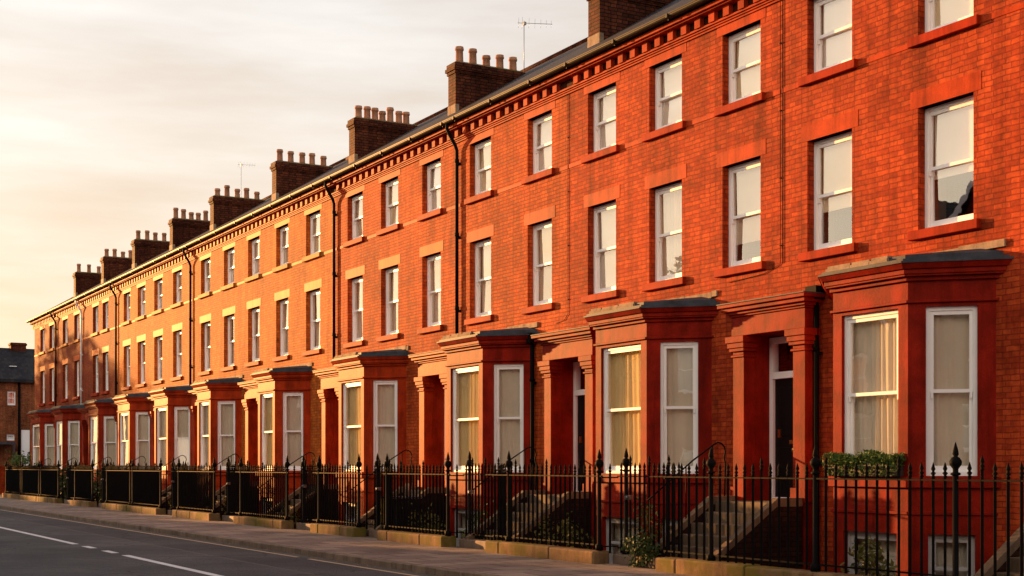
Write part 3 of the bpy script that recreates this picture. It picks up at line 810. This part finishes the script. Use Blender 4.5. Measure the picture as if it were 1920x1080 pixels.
# ------------------------------------------------------------------ ground
def sheet(name, x0, x1, y0, y1, z, mat):
    m = MB(); m.face([(x0, y0, z), (x1, y0, z), (x1, y1, z), (x0, y1, z)]); return struct(m.build(name, mat))
sheet('ground', -700, 400, -500, 600, -.9, M['soil'])
YK = -5.36
sheet('road', -400, 120, -12.4, YK, -.12, M['asphalt'])
def slab(name, x0, x1, y0, y1, z0, z1, mat):
    m = MB(); m.wbox(x0, x1, y0, y1, z0, z1); return struct(m.build(name, mat))
slab('pavement', -400, 60, YK + .17, -2.23, -.6, 0, M['flags'])
slab('pavement', -400, 60, -60, -12.57, -.6, 0, M['flags'])
slab('side_street', -400, -84.6, -2.22, 200, -.6, -.012, M['asphalt'])
slab('front_area', -84.5, 60, -2.22, -.001, -.8, -.32, M['soil'])
k = MB(); x = -120.0
while x < 30:
    w = random.uniform(.82, 1.0); k.wbox(x + .004, x + w - .004, YK, YK + .168, -.4, .003 + random.uniform(-.005, .005)); x += w
struct(k.build('kerb', M['kerb'], None, .018))
k = MB(); k.wbox(-120, 60, -12.57, -12.4, -.4, .003); struct(k.build('kerb', M['kerb']))
ml = MB()
for a, b in ((-75, -33.08), (-32.17, -31.28), (-30.26, -29.3), (-28.5, -6)):
    ml.face([(a, -8.64, -.116), (b, -8.64, -.116), (b, -8.48, -.116), (a, -8.48, -.116)])
struct(ml.build('road_line', M['line_white']))
ml = MB()
for a, b in ((-110, -26.2), (-25.6, 10)):
    ml.face([(a, -5.76, -.116), (b, -5.76, -.116), (b, -5.665, -.116), (a, -5.665, -.116)])
struct(ml.build('edge_line', M['line_cream']))

# ------------------------------------------------------------------ plants
def leaf(mb, p, s, rnd, up=.4):
    d = Vector((rnd.gauss(0, 1), rnd.gauss(0, 1), rnd.gauss(up, 1))).normalized()
    u = d.orthogonal().normalized(); u.rotate(Matrix.Rotation(rnd.random() * 6.28, 3, d)); w = d.cross(u)
    l, b = s * rnd.uniform(.7, 1.3), s * rnd.uniform(.3, .5)
    mb.face([p - u * l, p - w * b + u * l * .1, p + u * l, p + w * b + u * l * .1])

def shrub(name, label, cat, x, y, z, rx, ry, rz, n, size, mat, seed, group=None, stems=8):
    rnd = random.Random(seed)
    t = thing(name, label, cat, (x, y, z), group)
    st, lv = MB(), MB()
    tips = []
    for k in range(stems):
        a = rnd.random() * 6.28; q = rnd.random() ** .5
        tip = Vector((x + rx * .8 * q * math.cos(a), y + ry * .8 * q * math.sin(a), z + rz * rnd.uniform(.9, 1.9)))
        mid = Vector((x + rx * .3 * q * math.cos(a), y + ry * .3 * q * math.sin(a), z + rz * .5))
        st.tube([(x + rnd.uniform(-.05, .05), y + rnd.uniform(-.05, .05), z - .02), mid, tip], [.012, .009, .004], 5); tips.append(tip)
    for k in range(n):
        while True:
            q = Vector((rnd.uniform(-1, 1), rnd.uniform(-1, 1), rnd.uniform(-1, 1)))
            if q.length < 1: break
        p = Vector((x + q.x * rx, y + q.y * ry, z + rz + q.z * rz))
        if noise.noise(p * (2.3 / max(min(rx, .9), .2)) + Vector((seed, 0, 0))) < -.02 + .25 * max(0, q.length - .7): continue
        p.z += .22 * rz * noise.noise(Vector((p.x * 3.5, seed, p.y * 3.5)))
        if rnd.random() < .33:
            tp = rnd.choice(tips); p = tp + Vector((rnd.gauss(0, .16 * rx), rnd.gauss(0, .18 * ry), rnd.gauss(0, .22 * rz)))
        leaf(lv, p, size, rnd)
    st.build('stem', M['bark'], t); lv.build('foliage', M[mat], t)
    return t

# window box on the first bay sill
t = thing('window_box', "dark planter box of trailing green plants on the bay sill behind the railings", 'planter', (-15.35, -.86, 1.55))
b = MB(); b.wbox(-16.05, -14.62, -1.02, -.86, 1.548, 1.72); b.build('planter', M['planter'], t, .01)
lv = MB(); rnd = random.Random(5)
for k in range(4200):
    x = rnd.uniform(-16.12, -14.58)
    ht = .17 + .09 * noise.noise(Vector((x * 3, 2, 0))) + .03 * math.sin(x * 9)
    a = rnd.random()
    p = Vector((x, -.93 + rnd.gauss(0, .075), 1.70 + ht * (a ** .7) * 1.08))
    if rnd.random() < .12: p.z = 1.72 - rnd.random() * .16; p.y = -1.03 - rnd.random() * .03
    leaf(lv, p, rnd.choice((.018, .024, .034)), rnd)
lv.build('foliage', M['leaf_green'], t)
SHR = [(-19.2, -2.28, 0, .42, .30, .28, 1500, .042, 'leaf_dark', "dark shrub spilling onto the pavement at the first gate"),
       (-14.6, -1.55, -.32, .45, .35, .5, 900, .055, 'leaf_olive', "yellowish shrub below the window box beside the basement window"),
       (-22.9, -1.5, -.32, .9, .45, .5, 1300, .05, 'leaf_olive', "olive shrub beside the basement window of the house with brass door fittings"),
       (-20.3, -1.2, -.32, .5, .4, .65, 800, .05, 'leaf_olive', "tall yellow green shrub by the lowest step near the first gate"),
       (-28.9, -1.55, -.32, .8, .4, .5, 1000, .05, 'leaf_olive', "olive bush in the area behind the railing of the drainpipe porch house"),
       (-26.4, -1.5, -.32, .5, .35, .55, 700, .05, 'leaf_green', "green bush beside the dark box cabinet in the front area"),
       (-36.0, -2.2, 0, .35, .25, .3, 400, .05, 'leaf_olive', "small weedy bush growing over the mossy plinth end"),
       (-43.6, -1.5, -.32, 1.3, .45, .55, 1200, .06, 'leaf_olive', "sunlit yellow green bush behind the railing of the aerial house"),
       (-48.5, -1.5, -.32, 1.4, .45, .6, 1200, .06, 'leaf_olive', "broad yellow green bush behind the gate of the golden houses"),
       (-54.3, -1.5, -.32, 1.8, .45, .7, 1300, .07, 'leaf_dark', "dark hedge like bush behind the sunlit railing"),
       (-60.5, -1.5, -.32, 1.9, .45, .95, 1500, .08, 'leaf_dark', "dark bush filling the area behind the first shaded railing"),
       (-68.0, -1.5, -.32, 2.4, .45, 1.0, 1500, .09, 'leaf_dark', "dark bush behind the railing beside the white drainpipe house"),
       (-75.5, -1.5, -.32, 2.8, .45, 1.0, 1500, .09, 'leaf_dark', "long dark bush behind the last railings of the row")]
for i, s_ in enumerate(SHR):
    x, y, z, rx, ry, rz, n, sz, mt, lb = s_
    shrub('shrub', lb, 'shrub', x, y, z, rx, ry, rz, n, sz, mt, 31 + i, 'shrubs in the front areas')
shrub('bush', "leafy bush growing behind the low brick wall at the far end of the street", 'bush', -91.5, .8, 0, 1.5, 1.3, 1.25, 2200, .12, 'leaf_green', 77)

# dead leaves along the plinths and the kerb
lv = MB(); rnd = random.Random(9)
for k in range(900):
    x = -14 - 60 * rnd.random() ** 1.6
    if rnd.random() < .6: y = -2.62 - abs(rnd.gauss(0, .10)); z = .012
    else: y = -5.40 - abs(rnd.gauss(0, .09)); z = -.106
    leaf(lv, Vector((x, y, z)), rnd.uniform(.012, .03), rnd, 6)
o = lv.build('fallen_leaves', M['leaf_dry']); o['kind'] = 'stuff'; o['label'] = 'dry leaves and litter along the plinths and kerb'; o['category'] = 'leaves'

# cabinet behind the third railing
t = thing('utility_cabinet', "dark cabinet with an ochre end panel behind the railing, beside the narrow gate", 'cabinet', (-30.1, -1.6, -.32))
b = MB(); b.wbox(-30.45, -29.72, -1.9, -1.3, -.32, .92); b.build('body', M['door_black'], t, .01)
b = MB(); b.wbox(-30.62, -30.455, -1.92, -1.28, -.32, .93); b.build('end_panel', M['ochre'], t, .01)
b = MB(); b.wbox(-30.65, -29.66, -1.95, -1.25, .935, .975); b.build('lid', M['lead'], t, .01)
b = MB(); b.lathe(-30.0, -1.5, [(.055, .975), (.055, 1.28), (.04, 1.29)], 10); b.build('vent_pipe', M['flash'], t)

# ------------------------------------------------------------------ aerials
def aerial(x, y, z0, z1, lab, s=1.0):
    t = thing('tv_aerial', lab, 'aerial', (x, y, z0), 'TV aerials on the roofs')
    m = MB(); m.tube([(x, y, z0), (x, y, z1)], .017 * s, 6); m.lathe(x, y, [(.04 * s, z0 + .0), (.04 * s, z0 + .12)], 6); m.build('mast', M['alu'], t)
    b = MB(); d = Vector((.55, .83, -.06)).normalized(); c = Vector((x, y, z1 - .06))
    b.tube([c - d * .28 * s, c + d * 1.25 * s], .012 * s, 5)
    b.wbox(x - .05 * s, x + .07 * s, y - .02, y + .08 * s, z1 - .11, z1 - .03); b.build('boom', M['alu'], t)
    e = MB(); w = Vector((-.45, .30, .84)).normalized()
    for q, ln in ((-.24, .34), (-.08, .40), (.22, .33), (.48, .31), (.74, .28), (.98, .25), (1.2, .22)):
        p = c + d * q * s; e.tube([p - w * ln * s, p + w * ln * s], .006 * s, 4)
    e.build('elements', M['alu'], t)
aerial(-32.75, 3.3, 12.25, 13.85, "tall TV aerial with a long boom, behind the five pot chimney of the orange house", .62)
aerial(-57.5, 3.6, 12.3, 14.7, "small TV aerial standing behind the chimney pots of a far house", .5)

# ------------------------------------------------------------------ far end of the street
t = thing('end_house', "brown brick house with a dark slate roof closing the far end of the street", 'house', (-108, 4, 0))
E0 = Frame((-105, -6, 0), (0, 1, 0), (-1, 0, 0))
def eb(y): return y + 6
wins = [(2.05, 2.62, 6.1, 7.12), (2.0, 2.55, 3.55, 4.0), (7.5, 8.1, 6.1, 7.1), (-3.2, -2.6, 6.1, 7.1)]
w = MB(); w.wall(E0, 0, 20, -.6, 8.1, [(eb(a), eb(b), c, d, .12) for a, b, c, d in wins] + [(eb(3.0), eb(3.62), .0, 4.35, .1)])
w.face([(-105, -6, -.6), (-113, -6, -.6), (-113, -6, 8.1), (-109, -6, 10.6), (-105, -6, 8.1)][::-1])
w.face([(-113, -6, -.6), (-113, 14, -.6), (-113, 14, 8.1), (-113, -6, 8.1)][::-1]); w.face([(-105, 14, -.6), (-113, 14, -.6), (-113, 14, 8.1), (-109, 14, 10.6), (-105, 14, 8.1)])
w.build('wall', M['brick_end'], t)
rf = MB(); rf.face([(-104.6, -6.3, 7.95), (-104.6, 14.3, 7.95), (-109, 14.3, 10.55), (-109, -6.3, 10.55)][::-1]); rf.face([(-113.4, -6.3, 7.95), (-113.4, 14.3, 7.95), (-109, 14.3, 10.55), (-109, -6.3, 10.55)])
rf.wbox(-104.75, -104.6, -6.3, 14.3, 7.75, 7.93)
roof = rf.build('roof', M['slate'], t)
for (y0, y1, zt) in ((.6, 1.9, 11.7), (2.9, 4.0, 10.95)):
    c = MB(); c.wbox(-109.4, -108.6, y0, y1, 9.9, zt); c.wbox(-109.46, -108.54, y0 - .06, y1 + .06, zt - .2, zt - .06); c.build('chimney', M['brick_chimney'], roof)
sk = MB(); sk.box(Frame((-106.3, 2.4, 0), (0, 1, 0), (-1, 0, 0)), 0, .5, -.12, .5, 8.98, 9.03); sk.build('skylight', M['white'], roof)
for a, b, c, d in wins:
    G = Frame(E0.p(eb(a), 0, 0), E0.T, E0.D); fr, su, sl, pn = sash_meshes(G, b - a, c, d, .1, False)
    n = 3
    for q in range(1, n): su.box(G, (b - a) * q / n - .012, (b - a) * q / n + .012, .12, .15, (c + d) / 2, d - .06); sl.box(G, (b - a) * q / n - .012, (b - a) * q / n + .012, .16, .19, c + .06, (c + d) / 2)
    o = fr.build('window', M['white'], t); su.build('sash', M['white'], o); sl.build('sash', M['white'], o); pn.build('pane', M['glass'], o)
    bk = MB(); bk.box(G, 0, b - a, .4, .42, c, d); bk.build('blind', M['curtain'], o)
d = MB(); d.box(E0, eb(3.02), eb(3.60), .04, .10, .02, 4.33); d.build('door', M['white'], t)
d = MB(); d.tube([(-104.92, 2.85, 7.9), (-104.92, 2.85, 0)], .09, 8); d.build('downpipe', M['black'], t)
d = MB(); d.wbox(-104.9, -103.5, -3.5, 2.35, 3.25, 3.42); d.wbox(-103.6, -103.5, 2.2, 2.3, 0, 3.25); d.wbox(-103.6, -103.5, -3.4, -3.3, 0, 3.25); d.build('lean_to', M['lead'], t)

t = thing('garden_wall', "low red brick wall with a stout end pier at the far street corner", 'wall', (-88, 1, 0))
b = MB(); b.wbox(-88.25, -88.0, -.45, 8, -.6, 1.52); b.build('wall', M['brick_rust'], t)
b = MB(); b.wbox(-88.5, -87.85, -1.6, -.45, -.6, 1.62); b.wbox(-88.55, -87.8, -1.65, -.40, 1.622, 1.74); b.build('pier', M['brick_red'], t, .02)
b = MB(); b.wbox(-88.29, -87.96, -.44, 8, 1.522, 1.6); b.build('coping', M['plinth'], t)

# ------------------------------------------------------------------ across the road (mirrored in the panes; long row added for shade)
def tree(x, y, ht, cr, n, size, lab, seed, mat='leaf_green', zs=.75):
    rnd = random.Random(seed)
    t = thing('street_tree', lab, 'tree', (x, y, 0), 'trees across the road')
    tr = MB(); cz = ht - cr * zs
    tr.tube([(x, y, -.1), (x + .1, y, cz * .4), (x - .05, y + .1, cz * .8), (x, y, cz + cr * .3)], [.30, .22, .17, .08], 9)
    cl = []
    for k in range(16):
        a = rnd.random() * 6.28; q = rnd.uniform(.35, .8)
        p = Vector((x + cr * q * math.cos(a), y + cr * q * math.sin(a), cz + cr * zs * rnd.uniform(-.7, .75)))
        cl.append((p, cr * rnd.uniform(.28, .45)))
        tr.tube([(x, y, cz * rnd.uniform(.6, .95)), ((x + p.x) / 2, (y + p.y) / 2, (cz * .85 + p.z) / 2 + .2), p], [.09, .06, .02], 5)
    cl.append((Vector((x, y, cz)), cr * .55)); cl.append((Vector((x, y, cz + cr * zs * .7)), cr * .4))
    lv = MB()
    for k in range(n):
        p, r = rnd.choice(cl)
        v = Vector((rnd.gauss(0, 1), rnd.gauss(0, 1), rnd.gauss(0, 1))).normalized() * r * rnd.random() ** .4
        leaf(lv, p + v, size, rnd)
    tr.build('trunk', M['bark'], t); lv.build('crown', M[mat], t)
tree(-105.5, -12, 12.6, 4.6, 5200, .22, "tall dense street tree across the road by the far corner", 3)
tree(-114.5, -12.4, 12.2, 4.6, 5200, .22, "second tall street tree across the road beyond the corner tree", 4)
tree(-43.6, -17.9, 9.0, 2.8, 4200, .18, "round garden tree across the road, mirrored in the upper panes", 6, 'leaf_olive')
def opposite(x0, x1, ze, zr, lab, mat):
    t = thing('opposite_house', lab, 'house', ((x0 + x1) / 2, -24, 0), 'gabled houses across the road')
    F = Frame((x1, -20, 0), (-1, 0, 0), (0, -1, 0)); ln = x1 - x0
    w = MB(); xs = [ln * .16, ln * .60]
    holes = [(a, a + 1.3, z, z + 1.7, .12) for a in xs for z in (1.2, 4.6)]
    w.wall(F, 0, ln, -.6, ze, holes)
    xm = (x0 + x1) / 2
    w.face([(x0, -20, ze), (x1, -20, ze), (xm, -20, zr)][::-1])
    for xx in (x0, x1): w.face([(xx, -20, -.6), (xx, -28, -.6), (xx, -28, ze), (xx, -20, ze)])
    w.face([(x0, -28, -.6), (x1, -28, -.6), (x1, -28, ze), (xm, -28, zr), (x0, -28, ze)])
    w.build('wall', M[mat], t)
    r = MB(); r.face([(x0 - .3, -19.7, ze - .25), (xm, -19.7, zr + .08), (xm, -28.3, zr + .08), (x0 - .3, -28.3, ze - .25)]); r.face([(x1 + .3, -19.7, ze - .25), (xm, -19.7, zr + .08), (xm, -28.3, zr + .08), (x1 + .3, -28.3, ze - .25)])
    rr = r.build('roof', M['slate'], t)
    c = MB(); c.wbox(x0 + .4, x0 + 1.1, -24.5, -23, ze, zr + .9); c.build('chimney', M['brick_chimney'], rr)
    b = MB()
    for s_ in (-1, 1):
        b.face([(xm, -19.66, zr + .1), (xm + s_ * (ln / 2 + .3), -19.66, ze - .25), (xm + s_ * (ln / 2 + .3), -19.66, ze - .5), (xm, -19.66, zr - .18)])
    b.build('bargeboard', M['white'], rr)
    for a, b_, c_, d_, _ in holes:
        G = Frame(F.p(a, 0, 0), F.T, F.D); fr, su, sl, pn = sash_meshes(G, b_ - a, c_, d_, .08, False)
        o = fr.build('window', M['white'], t); su.build('sash', M['white'], o); sl.build('sash', M['white'], o); pn.build('pane', M['glass'], o)
        bk = MB(); bk.box(G, 0, b_ - a, .4, .42, c_, d_); bk.build('blind', M['curtain'], o)
opposite(-41, -34.6, 7.4, 10.6, "gabled brown brick house across the road with a chimney, nearest the round tree", 'brick_brown')
opposite(-33.4, -27.2, 7.8, 11.2, "tall gabled rust brick house across the road, middle of three", 'brick_rust')
opposite(-26.0, -19.6, 7.2, 10.4, "gabled red brick house across the road, last of three from the tree", 'brick_red')

t = thing('opposite_building', "long gabled brick building across the road whose shadow covers the roadway", 'building', (-92, -24, 0))  # unseen row added to throw shade and streaks on the road
w, r = MB(), MB()
gx = -46.5
while gx > -128:
    wd_ = random.uniform(6.2, 7.4); ze, zr = 6.1 + random.uniform(-.3, .3), 8.2 + random.uniform(-.4, .4); xm = gx - wd_ / 2
    F = Frame((gx, -20.5, 0), (-1, 0, 0), (0, -1, 0))
    w.wall(F, 0, wd_, -.6, ze); w.face([(gx - wd_, -20.5, ze), (gx, -20.5, ze), (xm, -20.5, zr)][::-1])
    for xx in (gx, gx - wd_): w.face([(xx, -20.5, -.6), (xx, -29, -.6), (xx, -29, ze), (xx, -20.5, ze)])
    w.face([(gx - wd_, -29, -.6), (gx, -29, -.6), (gx, -29, ze), (xm, -29, zr), (gx - wd_, -29, ze)])
    for e in (gx + .15, gx - wd_ - .15): r.face([(e, -20.2, ze - .1), (xm, -20.2, zr + .06), (xm, -29.3, zr + .06), (e, -29.3, ze - .1)])
    gx -= wd_ + random.choice((.0, .4, 2.6))
w.build('wall', M['brick_brown'], t); r.build('roof', M['slate'], t)

t = thing('opposite_terrace', "red brick terrace straight across the road, mirrored in the angled bay panes", 'terrace', (4, -24, 0))
F = Frame((26, -20.2, 0), (-1, 0, 0), (0, -1, 0)); ln = 42
hs = [(1.2 + 2.8 * i, 2.3 + 2.8 * i, z, z + 1.8, .12) for i in range(14) for z in (1.3, 4.6)]
w = MB(); w.wall(F, 0, ln, -.6, 7.8, hs)
for xx in (26, -16): w.face([(xx, -20.2, -.6), (xx, -29, -.6), (xx, -29, 7.8), (xx, -24.6, 10.6), (xx, -20.2, 7.8)])
w.face([(26, -29, -.6), (-16, -29, -.6), (-16, -29, 7.8), (26, -29, 7.8)]); w.build('wall', M['brick_rust'], t)
r = MB(); r.face([(26.3, -19.8, 7.7), (-16.3, -19.8, 7.7), (-16.3, -24.6, 10.7), (26.3, -24.6, 10.7)]); r.face([(26.3, -29.4, 7.7), (-16.3, -29.4, 7.7), (-16.3, -24.6, 10.7), (26.3, -24.6, 10.7)]); r.build('roof', M['slate'], t)
for a, b_, c_, d_, _ in hs:
    G = Frame(F.p(a, 0, 0), F.T, F.D); fr, su, sl, pn = sash_meshes(G, b_ - a, c_, d_, .08, False)
    o = fr.build('window', M['white'], t); su.build('sash', M['white'], o); sl.build('sash', M['white'], o); pn.build('pane', M['glass'], o)
    bk = MB(); bk.box(G, 0, b_ - a, .4, .42, c_, d_); bk.build('blind', M['dark'], o)

# ------------------------------------------------------------------ light, sky, camera
EL, RATIO = R(8.0), 2.9
az = math.atan2(1.0, RATIO)                      # angle between the sun's direction and the street
sd = Vector((-math.cos(az) * math.cos(EL), -math.sin(az) * math.cos(EL), math.sin(EL)))
su = bpy.data.lights.new('sun', 'SUN'); su.energy = 4.4; su.angle = R(.6); su.color = (1.0, .46, .135)
so = bpy.data.objects.new('sun', su); COL.objects.link(so); so.location = sd * 100
so.rotation_euler = sd.to_track_quat('Z', 'Y').to_euler()

wd = bpy.data.worlds.new('World'); scene.world = wd; wd.use_nodes = True
N, L = wd.node_tree.nodes, wd.node_tree.links
bg = N['Background']; bg.inputs[1].default_value = .10
sky = N.new('ShaderNodeTexSky'); sky.sky_type = 'NISHITA'; sky.sun_disc = False
sky.sun_elevation = EL; sky.sun_rotation = math.atan2(sd.x, sd.y)
sky.air_density = 1.0; sky.dust_density = 2.0; sky.ozone_density = 1.0
tc = N.new('ShaderNodeTexCoord')
mp = N.new('ShaderNodeMapping'); mp.inputs['Scale'].default_value = (1.0, 1.0, 6.5); mp.inputs['Rotation'].default_value = (R(6), R(-5), 0); L.new(tc.outputs['Generated'], mp.inputs[0])
n1 = noise_tex(N, L, mp.outputs[0], 1.9, 7, .52); n2 = noise_tex(N, L, mp.outputs[0], 5.5, 6, .55)
sm = math_node(N, L, 'ADD', math_node(N, L, 'MULTIPLY', n1, .7), math_node(N, L, 'MULTIPLY', n2, .3))
r = ramp(N, [(.36, (.95,) * 3), (.60, (.99,) * 3)]); L.new(sm, r.inputs[0])
rc = ramp(N, [(.38, (2.85, 2.55, 2.30)), (.50, (3.3, 3.14, 3.0)), (.62, (3.75, 3.6, 3.4))]); L.new(sm, rc.inputs[0])
sz0 = N.new('ShaderNodeSeparateXYZ'); L.new(tc.outputs['Generated'], sz0.inputs[0])
low = N.new('ShaderNodeMapRange'); L.new(sz0.outputs[2], low.inputs[0]); low.inputs[1].default_value = .0; low.inputs[2].default_value = .34
low.inputs[3].default_value = 1.0; low.inputs[4].default_value = 0.0
dt = N.new('ShaderNodeVectorMath'); dt.operation = 'DOT_PRODUCT'; L.new(tc.outputs['Generated'], dt.inputs[0]); dt.inputs[1].default_value = sd
tow = N.new('ShaderNodeMapRange'); L.new(dt.outputs['Value'], tow.inputs[0]); tow.inputs[1].default_value = .2; tow.inputs[2].default_value = .85
tow.inputs[3].default_value = .25; tow.inputs[4].default_value = 1.0
rw = ramp(N, [(.40, (3.1, 2.05, 1.2)), (.49, (3.4, 2.5, 1.65)), (.58, (3.8, 3.25, 2.55))]); L.new(sm, rw.inputs[0])
cl = mixc(N, L, math_node(N, L, 'MULTIPLY', low.outputs[0], tow.outputs[0]), rc.outputs[0], rw.outputs[0])
# out-of-view sky facing the terrace, brightened as added fill light
sky_fill = N.new('ShaderNodeMapRange'); L.new(sz0.outputs[1], sky_fill.inputs[0]); sky_fill.inputs[1].default_value = .1; sky_fill.inputs[2].default_value = -.5
sky_fill.inputs[3].default_value = 1.0; sky_fill.inputs[4].default_value = 2.0
tint = mixc(N, L, math_node(N, L, 'MULTIPLY', math_node(N, L, 'SUBTRACT', sky_fill.outputs[0], 1.0), 1.0), (1, 1, 1), (1.0, .90, .76))
vm = N.new('ShaderNodeVectorMath'); vm.operation = 'SCALE'; L.new(mixc(N, L, 1.0, cl, tint, 'MULTIPLY'), vm.inputs[0]); L.new(sky_fill.outputs[0], vm.inputs['Scale'])
warm = mixc(N, L, .06, vm.outputs[0], sky.outputs[0])          # cloud veil takes some of the sky glow behind it
sz = N.new('ShaderNodeSeparateXYZ'); L.new(tc.outputs['Generated'], sz.inputs[0])
hi = N.new('ShaderNodeMapRange'); L.new(sz.outputs[2], hi.inputs[0]); hi.inputs[1].default_value = .45; hi.inputs[2].default_value = .85
hi.inputs[3].default_value = 1.0; hi.inputs[4].default_value = .12          # the veil thins out overhead
L.new(mixc(N, L, math_node(N, L, 'MULTIPLY', r.outputs[0], hi.outputs[0]), sky.outputs[0], warm), bg.inputs[0])

cam = bpy.data.cameras.new('camera'); co = bpy.data.objects.new('camera', cam); COL.objects.link(co)
FPX = 2600.0; th = math.atan(1475 / FPX)
co.location = (0, -18 * math.cos(th), EYE)
view = Vector((-math.cos(th), math.sin(th), 0))
co.rotation_euler = view.to_track_quat('-Z', 'Y').to_euler()
cam.sensor_width = 36; cam.lens = FPX / 1920 * 36; cam.shift_y = (874 - 540) / 1920
cam.clip_end = 3000; cam.clip_start = .1
scene.camera = co
scene.view_settings.view_transform = 'Standard'; scene.view_settings.look = 'None'
scene.view_settings.exposure = 1.52; scene.view_settings.gamma = 1.0
scene.cycles.max_bounces = 8; scene.cycles.transparent_max_bounces = 12
scene.cycles.use_denoising = True
